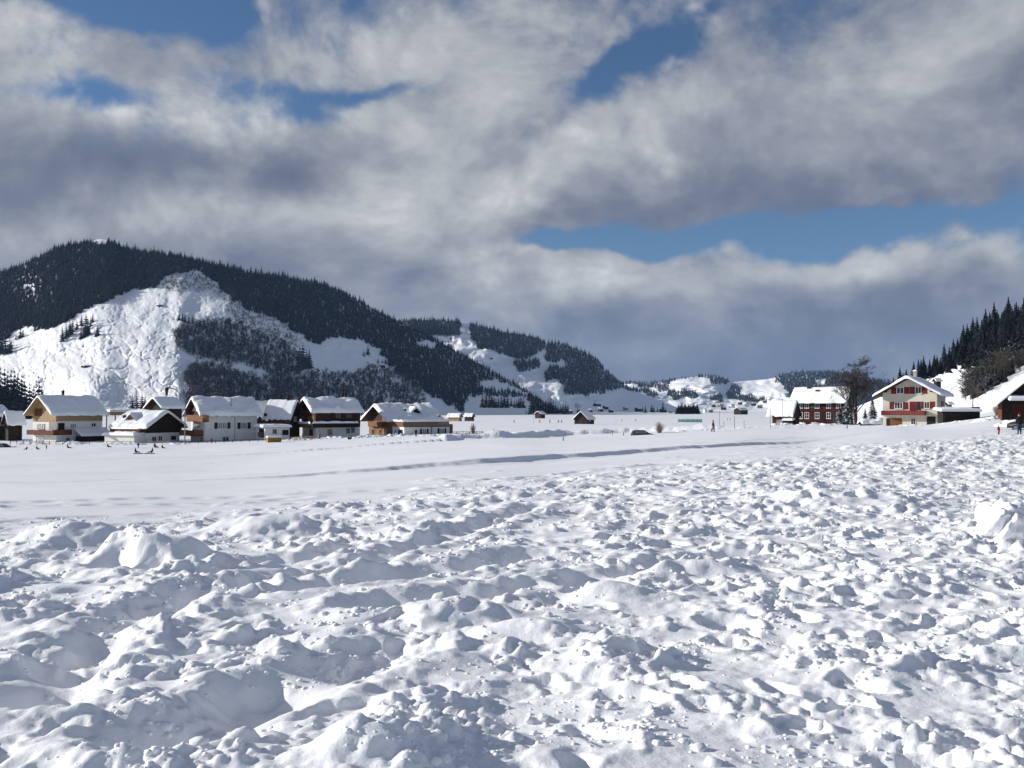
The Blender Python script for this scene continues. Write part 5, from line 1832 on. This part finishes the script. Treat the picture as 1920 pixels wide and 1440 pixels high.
def car(px, base, r, length, rz, label, mat, snow=0.0, sink=0.0):
    x = D(px, 768)[0] * r
    o = empty('car', (x, r, gz(x, r) - sink), rz)
    tag(o, label, 'car', 'parked cars')
    L, Wd = length, 1.75
    prof = [(-0.50, 0.30), (-0.50, 0.78), (-0.475, 0.95), (-0.42, 1.38), (-0.30, 1.47), (0.02, 1.46), (0.20, 1.02), (0.43, 0.86), (0.49, 0.68), (0.50, 0.32)]
    bm = bmesh.new()
    secs = []
    for yy, nar in ((-Wd / 2, 0.0), (-Wd / 2 + 0.12, 1.0), (Wd / 2 - 0.12, 1.0), (Wd / 2, 0.0)):
        secs.append([bm.verts.new((a * L * (0.985 + 0.015 * nar), yy * (1 - 0.16 * max(0, (b - 0.95) / 0.5)), b + (0.03 if nar and b > 0.9 else 0))) for a, b in prof])
    for s0, s1 in zip(secs[:-1], secs[1:]):
        for i in range(len(prof)):
            j = (i + 1) % len(prof)
            bm.faces.new((s0[i], s0[j], s1[j], s1[i]))
    bm.faces.new(secs[0]); bm.faces.new(secs[-1][::-1])
    body = done(bm, 'body', mat, o, True)
    for sgn in (-1, 1):
        for a, b in ((-0.40, -0.26), (-0.24, -0.07), (-0.05, 0.11)):
            bm = bmesh.new()
            yb, yt = sgn * (Wd / 2 + 0.004), sgn * (Wd / 2 * 0.865 + 0.006)
            v = [(a * L, yb, 0.98), (b * L, yb, 0.98), (min(b, 0.03) * L, yt, 1.36), (max(a, -0.38) * L, yt, 1.36)]
            bm.faces.new([bm.verts.new(q) for q in v])
            v2 = [bm.verts.new((q[0], q[1] - sgn * 0.02, q[2])) for q in v]
            bm.faces.new(v2[::-1])
            done(bm, 'window', 'curtain', o)
        for a in (-0.31, 0.31):
            bm = bmesh.new()
            tube(bm, [(a * L, sgn * 0.66, 0.31), (a * L, sgn * 0.89, 0.31)], 0.31, 16)
            wl = done(bm, 'wheel', 'black', o)
            bm = bmesh.new()
            tube(bm, [(a * L, sgn * 0.885, 0.31), (a * L, sgn * 0.90, 0.31)], 0.19, 12)
            done(bm, 'rim', 'grey', wl)
        bm = bmesh.new()
        box(bm, 0.485 * L, 0.497 * L, sgn * 0.62 - 0.16, sgn * 0.62 + 0.16, 0.62, 0.76)
        done(bm, 'headlight', 'trim', o)
    if snow:
        s = link('snow_cover', snow_strip(L * 0.5, 1.3, snow, 8), o, M['snow_roof'])
        s.location = (-0.45 * L, -0.65, 1.42)
        s = link('snow_cover', snow_strip(L * 0.28, 1.5, snow * 0.8, 9), o, M['snow_roof'])
        s.location = (0.2 * L, -0.75, 0.88)
    return o


car(1206, 821, 160, 3.7, 0.12, 'black car parked half sunk behind the snow bank in the valley', 'black', 0.0, 0.75)
car(1934, 792, 100, 4.3, 2.6, 'dark snow-covered car at the right edge before the barn', 'black', 0.3, 0.1)
car(8, 842, 175, 4.2, 0.05, 'low dark vehicle at the left edge before the barns', 'black', 0.18, 0.85)

# ---------------------------------------------------------------- heaps of cleared snow


def heap(px, base, wpx, hpx, r, seed, deep=2.0):
    x = D(px, 768)[0] * r
    w, h = wpx * r / F, hpx * r / F
    n, m = 44, 20
    U, V = np.meshgrid(np.linspace(-1, 1, n), np.linspace(-1, 1, m), indexing='ij')
    e2 = np.clip(1 - U ** 2, 0, 1) * np.clip(1 - V ** 2, 0, 1)
    Z = h * e2 ** 0.45 * (0.65 + 0.55 * fbm(U * w / 2.2 + seed, V * deep / 1.2, seed, 4)) + h * 0.25 * clods(U * w / 1.0 + seed, V * deep, seed, 0.7) * e2 ** 0.3
    X, Y = x + U * w / 2, r + V * deep
    Zb = base_z(X, Y)
    o = link('snow_bank', grid_mesh('snow_bank', np.stack([X, Y, Zb - 0.12 + np.maximum(Z, 0)], -1)), mat=M['snow'])
    tag(o, kind='structure')


for i, a in enumerate([(560, 822, 60, 6, 192), (625, 824, 70, 6, 194), (690, 824, 60, 8, 193), (745, 823, 70, 7, 193), (820, 826, 90, 5, 188), (905, 826, 90, 5, 184), (950, 824, 60, 4, 182), (1290, 818, 60, 5, 168), (1330, 812, 70, 6, 170), (1400, 812, 90, 5, 178), (1465, 803, 60, 6, 214), (1540, 802, 110, 6, 212), (1700, 800, 60, 5, 158), (1790, 797, 70, 5, 150), (1850, 792, 50, 9, 132), (1893, 790, 40, 12, 108),
                       (130, 836, 60, 5, 190), (230, 834, 80, 5, 186), (330, 832, 60, 4, 184), (60, 838, 60, 5, 190)]):
    heap(*a, 40 + i)

# the big upright slab of snow at the right edge of the trampled ground
bx_, by_ = ground_hit(1885, 1012)
bm = bmesh.new()
bmesh.ops.create_icosphere(bm, subdivisions=5, radius=1.0)
for v in bm.verts:
    c = v.co.copy()
    q = Vector([math.copysign(abs(a) ** 0.8, a) for a in c])
    nn = float(fbm(np.array([c.x * 2.1 + 4]), np.array([c.y * 2.1 + c.z * 1.7]), 77, 4)[0])
    n2 = float(clods(np.array([c.x * 4 + c.z]), np.array([c.y * 4 + 2 * c.z]), 78, 0.8)[0])
    v.co = Vector((q.x * 0.26, q.y * 0.30, q.z * 0.26)) * (1 + 0.30 * nn + 0.14 * n2)
sb = done(bm, 'snow_block', 'snow', None, True)
sb.location = (bx_ + 0.02, by_, gz(bx_, by_) + 0.16)
sb.rotation_euler = (0.05, 0.12, 0.3)
tag(sb, 'big upright block of broken snow at the right edge of the trampled ground', 'snow block')

# ---------------------------------------------------------------- loose crumbs of snow on the trampled ground
crumb = []
for s in range(6):
    bm = bmesh.new()
    bmesh.ops.create_icosphere(bm, subdivisions=2, radius=1.0)
    rr = random.Random(s)
    off = rr.uniform(0, 50)
    for v in bm.verts:
        c = v.co
        f = 1 + 0.42 * float(fbm(np.array([c.x * 1.5 + off + c.z]), np.array([c.y * 1.5 + off - c.z * 0.7]), 5 + s, 3)[0])
        v.co = Vector((c.x * f * rr.uniform(0.95, 1.05), c.y * f, c.z * f * 0.72))
    crumb.append((np.array([v.co[:] for v in bm.verts]), np.array([[v.index for v in f.verts] for f in bm.faces])))
    bm.free()
r9 = np.random.default_rng(99)
n = 32000
yy = np.exp(r9.uniform(math.log(3.8), math.log(34), n))
xx = r9.uniform(-0.56, 0.56, n) * yy
lim = np.interp(xx / yy, _ea, _ed)
dens = sst(fbm(xx / 0.9, yy / 0.9, 812, 3), -0.25, 0.5)
keep = (yy < lim * 0.93) & (r9.random(n) < 0.03 + 0.7 * dens ** 2)
xx, yy = xx[keep], yy[keep]
zz = ground_z(xx, yy)
M['snow_crumb'] = material('snow_crumb', (0.89, 0.9, 0.915), 0.55, None, 0.25)
cr = []
for s, (V, T) in enumerate(crumb):
    me = tri_mesh('crumb_%d' % s, V - np.array([0, 0, 0.1]), T, True)
    me.materials.append(M['snow_crumb'])
    cr.append(me)
sc = 0.0065 * np.exp(r9.normal(0.25, 0.6, len(xx))) * (1 + yy / 20)
o = wood('snow_crumbs', 'loose crumbs of broken snow scattered over the trampled foreground', np.stack([xx, yy, zz + 0.4], -1), cr, 1.0, 98)
o.data.attributes['tree_scale'].data.foreach_set('value', np.clip(sc, 0.003, 0.045).astype(np.float32))

# ---------------------------------------------------------------- posts, fences, sign


def post(px, base, top, r, label, group, mat='brown', rad_=0.05, snow=False):
    x = D(px, 768)[0] * r
    z = gz(x, r)
    h = max(0.4, (base - top) * r / F)
    bm = bmesh.new()
    tube(bm, [(0, 0, -0.3), (0.01, 0, h * 0.5), (0, 0, h - 0.05), (0, 0, h)], [rad_, rad_ * 0.95, rad_ * 0.85, rad_ * 0.5], 7)
    o = done(bm, 'post', mat)
    o.location = (x, r, z)
    tag(o, label, 'post', group)
    return o


post(1056, 836, 829, 128, 'short dark marker post alone on the open snow below the small black barn', None, 'dark', 0.06)
post(1148, 822, 816, 165, 'short thin post left of the buried black car', None, 'brown', 0.04)
post(1169, 821, 815, 162, 'leaning stub of a post just left of the buried black car', None, 'dark', 0.06)
for i, (px, bs, tp, r) in enumerate(((1349, 806, 776, 210), (1357, 805, 792, 190), (1377, 816, 792, 172), (1395, 804, 791, 196))):
    post(px, bs, tp, r, 'thin fence pole right of the walking person, %s of four' % nth(i, 4), 'fence poles by the field', 'grey', 0.055)
post(1588, 811, 799, 150, 'dark post on the snow in front of the red farmhouse', None, 'dark', 0.07)
post(1444, 812, 775, 170, 'tall thin pole in front of the timber annexe, nearest of its pair', None, 'grey', 0.04)
post(1467, 790, 735, 205, 'tall thin pole rising over the timber annexe roof', None, 'grey', 0.04)
post(926, 829, 814, 170, 'thin snow stake beside the ploughed bank', None, 'brown', 0.04)
post(1000, 797, 786, 520, 'slender pole in the valley left of the small black barn', None, 'grey', 0.07)
post(1155, 798, 790, 480, 'slender pole in the valley right of the small black barn', None, 'grey', 0.07)
post(168, 840, 827, 185, 'thin ski pole stuck in the snow before the first chalet', None, 'dark', 0.04)


def rail_fence(px0, px1, py, r0, r1, hgt, label, n, mat='tan', rails=2):
    x0, x1 = D(px0, 768)[0] * r0, D(px1, 768)[0] * r1
    o = empty('fence', (x0, r0, gz(x0, r0)))
    tag(o, label, 'fence')
    P_ = []
    for i in range(n):
        t = i / (n - 1)
        x, y = x0 + (x1 - x0) * t, r0 + (r1 - r0) * t
        P_.append(Vector((x, y, gz(x, y))) - o.location)
    for p in P_:
        bm = bmesh.new()
        tube(bm, [p + Vector((0, 0, -0.3)), p + Vector((0, 0, hgt))], 0.06, 6)
        done(bm, 'post', mat, o)
    for j in range(rails):
        for a, b in zip(P_[:-1], P_[1:]):
            bm = bmesh.new()
            z = Vector((0, 0, hgt * (0.85 - 0.42 * j)))
            tube(bm, [a + z, b + z], 0.045, 5)
            done(bm, 'rail', mat, o)
    return o


rail_fence(543, 602, 829, 188, 186, 0.8, 'low wooden rail fence in the snow before the dark brown chalet', 7)
rail_fence(845, 905, 818, 196, 186, 0.6, 'dark low fence running off from the roof-terrace annexe', 6, 'dark')
rail_fence(20, 118, 836, 190, 188, 0.7, 'thin dark fence along the foot of the cream and white chalet', 9, 'dark', 1)
rail_fence(200, 320, 833, 188, 186, 0.6, 'thin pale fence along the foot of the black-gabled chalet', 9, 'tan', 1)
rail_fence(340, 500, 829, 186, 188, 0.5, 'thin dark fence along the foot of the tall white house', 11, 'brown', 1)

# green net barrier
r_ = 560
x0, x1 = D(1272, 768)[0] * r_, D(1316, 768)[0] * r_
g_ = empty('barrier', (x0, r_, gz(x0, r_)))
tag(g_, 'pale green net barrier standing far out on the valley snow', 'barrier')
hgt = 1.55
for i in range(5):
    a, b = (x1 - x0) * i / 5, (x1 - x0) * (i + 1) / 5
    boxes('net_panel', 'greennet', g_, (a + 0.12, b - 0.12, -0.03, 0.03, 0.25, hgt))
for i in range(6):
    a = (x1 - x0) * i / 5
    boxes('post', 'green', g_, (a - 0.08, a + 0.08, -0.08, 0.08, -0.3, hgt + 0.25))
boxes('base_board', 'green', g_, (-0.6, x1 - x0 + 0.3, -0.1, -0.04, -0.2, 0.2))

# ---------------------------------------------------------------- people
M['skin'] = material('skin', (0.45, 0.25, 0.17), 0.6)
M['hair'] = material('hair', (0.035, 0.022, 0.014), 0.7)
M['jean'] = material('jeans', (0.030, 0.045, 0.11), 0.85, wobble(9, 0.2))
M['coat'] = material('dark_coat', (0.014, 0.013, 0.016), 0.8, wobble(7, 0.2))
M['redsuit'] = material('red_suit', (0.42, 0.015, 0.022), 0.7, wobble(7, 0.15))
M['bluesuit'] = material('blue_suit', (0.02, 0.05, 0.16), 0.75)
M['boot'] = material('boots', (0.02, 0.016, 0.014), 0.6)


def skinned(name, joints, edges, mats_of, mats, parent, sub=1):
    me = bpy.data.meshes.new(name + '_cage')
    me.from_pydata([j[0] for j in joints], edges, [])
    o = bpy.data.objects.new(name + '_cage', me)
    COL.objects.link(o)
    o.modifiers.new('skin', 'SKIN')
    for i, j in enumerate(joints):
        sv = me.skin_vertices[0].data[i]
        rr = j[1] if hasattr(j[1], '__len__') else (j[1], j[1])
        sv.radius = rr
        sv.use_root = (i == 0)
    md = o.modifiers.new('sub', 'SUBSURF')
    md.levels = md.render_levels = sub
    dg = bpy.context.evaluated_depsgraph_get()
    ev = bpy.data.meshes.new_from_object(o.evaluated_get(dg))
    bpy.data.objects.remove(o)
    ob = link(name, ev, parent)
    ev.materials.clear()
    for m in mats: ev.materials.append(M[m])
    for p in ev.polygons:
        p.material_index = mats_of(p.center)
        p.use_smooth = True
    return ob


def person(px, base, r, h, pose, rz, label, top='coat', legs='coat', group=None, hair='hair', hat=None, sled=False, bulk=1.3):
    x = D(px, 768)[0] * r
    o = empty('person', (x, r, gz(x, r)), rz)
    tag(o, label, 'person', group)
    s = h / 1.75
    V = lambda *a: Vector(a) * s
    if pose in ('stand', 'walk', 'back'):
        st = 0.24 if pose == 'walk' else 0.0
        pel = V(0, 0, 0.93)
        J = [(pel, 0.145 * s), (V(0, 0.01, 1.12), (0.155 * s, 0.11 * s)), (V(0, 0, 1.34), (0.175 * s, 0.12 * s)), (V(0, 0, 1.47), 0.065 * s), (V(0, -0.02, 1.56), 0.075 * s), (V(0, -0.02, 1.66), (0.085 * s, 0.1 * s)), (V(0, -0.015, 1.74), 0.045 * s)]
        E = [(0, 1), (1, 2), (2, 3), (3, 4), (4, 5), (5, 6)]
        for sg in (-1, 1):
            i = len(J)
            f = st * sg
            J += [(V(0.095 * sg, 0, 0.86), 0.098 * s), (V(0.10 * sg, -f * 0.55 - 0.02, 0.49), 0.066 * s), (V(0.10 * sg, -f * 0.75 + abs(st) * 0.25, 0.10), 0.048 * s), (V(0.105 * sg, -f * 0.8 - 0.05 + abs(st) * 0.25, 0.045), 0.045 * s), (V(0.11 * sg, -f * 0.8 - 0.17 + abs(st) * 0.25, 0.035), 0.035 * s)]
            E += [(0, i), (i, i + 1), (i + 1, i + 2), (i + 2, i + 3), (i + 3, i + 4)]
            i = len(J)
            g = -f
            J += [(V(0.20 * sg, 0, 1.38), 0.065 * s), (V(0.255 * sg, 0.03 - g * 0.4, 1.12), 0.05 * s), (V(0.25 * sg, -0.08 - g * 0.6, 0.88), 0.038 * s), (V(0.245 * sg, -0.12 - g * 0.65, 0.79), 0.03 * s)]
            E += [(2, i), (i, i + 1), (i + 1, i + 2), (i + 2, i + 3)]
        def which(c):
            z = c.z / s
            if z > 1.50: return 2
            if abs(c.x) / s > 0.19 and z < 0.86: return 2
            if z > 0.84: return 0
            return 1 if z > 0.12 else 3
        headc = V(0, -0.015, 1.66)
    else:                     # sitting on the snow, legs stretched forward
        J = [(V(0, 0, 0.16), 0.15 * s), (V(0, 0.06, 0.36), (0.15 * s, 0.11 * s)), (V(0, 0.08, 0.58), (0.17 * s, 0.12 * s)), (V(0, 0.06, 0.70), 0.065 * s), (V(0, 0.03, 0.80), 0.08 * s), (V(0, 0.02, 0.89), (0.09 * s, 0.1 * s)), (V(0, 0.02, 0.97), 0.045 * s)]
        E = [(0, 1), (1, 2), (2, 3), (3, 4), (4, 5), (5, 6)]
        for sg in (-1, 1):
            i = len(J)
            J += [(V(0.10 * sg, -0.08, 0.16), 0.095 * s), (V(0.15 * sg, -0.42, 0.28), 0.07 * s), (V(0.16 * sg, -0.78, 0.10), 0.05 * s), (V(0.16 * sg, -0.84, 0.16), 0.045 * s), (V(0.17 * sg, -0.84, 0.24), 0.035 * s)]
            E += [(0, i), (i, i + 1), (i + 1, i + 2), (i + 2, i + 3), (i + 3, i + 4)]
            i = len(J)
            J += [(V(0.20 * sg, 0.06, 0.62), 0.065 * s), (V(0.26 * sg, -0.02, 0.40), 0.05 * s), (V(0.2 * sg, -0.22, 0.32), 0.038 * s), (V(0.17 * sg, -0.30, 0.32), 0.03 * s)]
            E += [(2, i), (i, i + 1), (i + 1, i + 2), (i + 2, i + 3)]
        def which(c):
            if c.z / s > 0.74: return 2
            if c.y / s < -0.70: return 3
            if c.z / s > 0.30 and c.y / s > -0.15: return 0
            return 1
        headc = V(0, 0.03, 0.89)
    skinned('body', [(tuple(p), tuple(q * bulk for q in r_) if hasattr(r_, '__len__') else r_ * bulk) for p, r_ in J], E, which, [top, legs, 'skin', 'boot'], o)
    bm = bmesh.new()
    bmesh.ops.create_uvsphere(bm, u_segments=14, v_segments=9, radius=1.0)
    for v in bm.verts:
        v.co = Vector((v.co.x * 0.105, v.co.y * 0.118 + 0.018, max(v.co.z, -0.35 if v.co.y > 0 else 0.12) * 0.12 + 0.012)) * s + headc
    done(bm, 'hat' if hat else 'hair', hat or hair, o, True)
    if sled:
        bm = bmesh.new()
        box(bm, -0.24, 0.24, -0.95, 0.25, 0.02, 0.07)
        box(bm, -0.22, -0.18, -1.05, 0.3, -0.06, 0.02)
        box(bm, 0.18, 0.22, -1.05, 0.3, -0.06, 0.02)
        sl_o = done(bm, 'sled', 'rust')
        sl_o.location = Vector((x, r, gz(x, r) + 0.03))
        sl_o.rotation_euler = (0, 0, rz)
        tag(sl_o, 'small wooden sled under ' + label.split(' ', 1)[1] if False else 'small wooden sled carrying the ' + label, 'sled')
        o.location.z += 0.10
    return o


person(1911, 817, 86, 1.78, 'stand', rad(175), 'person in dark jacket and blue jeans standing at the right edge', 'coat', 'jean', bulk=1.25)
person(1872, 816, 87, 0.78, 'stand', rad(25), 'small child in a red snowsuit near the right edge', 'redsuit', 'redsuit', hat='redsuit', bulk=1.55)
person(1337, 820, 158, 1.78, 'walk', rad(80), 'person in black walking along the valley road', 'coat', 'coat', bulk=1.7)
person(780, 832, 186, 1.45, 'stand', rad(20), 'person in black standing before the roof-terrace annexe', 'coat', 'coat')
person(397, 829, 184, 1.1, 'stand', rad(10), 'child in dark red jacket standing before the tall white house', 'redsuit', 'coat')
person(260, 841, 165, 0.95, 'stand', rad(40), 'child in black standing before the black-gabled chalet', 'coat', 'coat')
person(291, 840, 166, 1.5, 'sit', rad(60), 'person with red jacket sitting on the snow before the black-gabled chalet', 'redsuit', 'coat')
person(305, 840, 164, 1.1, 'sit', rad(70), 'dark child seated right beside the person with red jacket', 'coat', 'bluesuit', 'children playing in the snow')
person(255, 852, 140, 1.25, 'sit', rad(85), 'sledder in black on the open snow, left of two', 'coat', 'coat', 'children playing in the snow', sled=True)
person(286, 852, 140, 1.25, 'sit', rad(265), 'sledder in black on the open snow, right of two', 'coat', 'coat', 'children playing in the snow', sled=True)
person(203, 840, 166, 1.2, 'sit', rad(85), 'child in black sitting right of the first chalet', 'coat', 'coat', 'children playing in the snow')
person(128, 840, 166, 1.3, 'sit', rad(100), 'child in black sitting in front of the first chalet lean-to', 'coat', 'coat', 'children playing in the snow')
person(70, 842, 164, 1.1, 'sit', rad(80), 'child in dark clothes sitting below the dark red balcony', 'coat', 'jean', 'children playing in the snow')
person(51, 842, 164, 1.05, 'sit', rad(260), 'child in dark clothes sitting left of the first chalet', 'coat', 'coat', 'children playing in the snow')
person(88, 842, 165, 0.75, 'stand', rad(80), 'tiny child in black standing before the first chalet', 'coat', 'coat', 'children playing in the snow')
person(654, 833, 182, 1.2, 'sit', rad(20), 'person in black sitting before the dark brown chalet, left of two', 'coat', 'coat', 'pair before the dark brown chalet')
person(658, 833, 181, 1.3, 'sit', rad(330), 'person in black sitting before the dark brown chalet, right of two', 'coat', 'coat', 'pair before the dark brown chalet')
person(815, 832, 180, 1.0, 'sit', rad(85), 'child in black sitting on the snow right of the standing person', 'coat', 'coat')
person(832, 831, 180, 0.8, 'sit', rad(60), 'small child in red sitting on the snow by the ploughed bank', 'redsuit', 'coat')
for i, (px, bs) in enumerate(((964, 798), (1012, 796), (1031, 795), (1047, 794), (1053, 794))):
    person(px, bs, 500, 1.7, 'walk', rad(90), 'distant walker on the trail left of the small black barn, ' + nth(i, 5), 'coat', 'coat', 'walkers on the valley trail', bulk=1.8)
for i, (px, bs) in enumerate(((1166, 790), (1192, 788))):
    person(px, bs, 600, 1.7, 'walk', rad(90), 'distant walker right of the small black barn, %s of two' % ('left', 'right')[i], 'coat', 'coat', 'walkers on the far trail')
for i, (px, bs) in enumerate(((1364, 782), (1369, 782))):
    person(px, bs, 700, 1.7, 'walk', rad(90), 'tiny far walker beyond the fence poles, %s of two' % ('left', 'right')[i], 'coat', 'coat', 'far walkers')

# ---------------------------------------------------------------- cold winter air
HZ = boxes('haze', 'snow', None, (-9000, 9000, -600, 9500, EYE - 30, EYE + 560))
HZ.data.materials.clear()
hm_ = bpy.data.materials.new('haze')
hm_.use_nodes = True
hm_.node_tree.nodes.clear()
ho = hm_.node_tree.nodes.new('ShaderNodeOutputMaterial')
pv = hm_.node_tree.nodes.new('ShaderNodeVolumePrincipled')
pv.inputs['Color'].default_value = (0.36, 0.60, 1.0, 1)
pv.inputs['Density'].default_value = 0.000036
pv.inputs['Anisotropy'].default_value = 0.0
hm_.node_tree.links.new(pv.outputs[0], ho.inputs['Volume'])
HZ.data.materials.append(hm_)
tag(HZ, 'thin pale blue winter haze filling the valley', None, None, 'stuff')
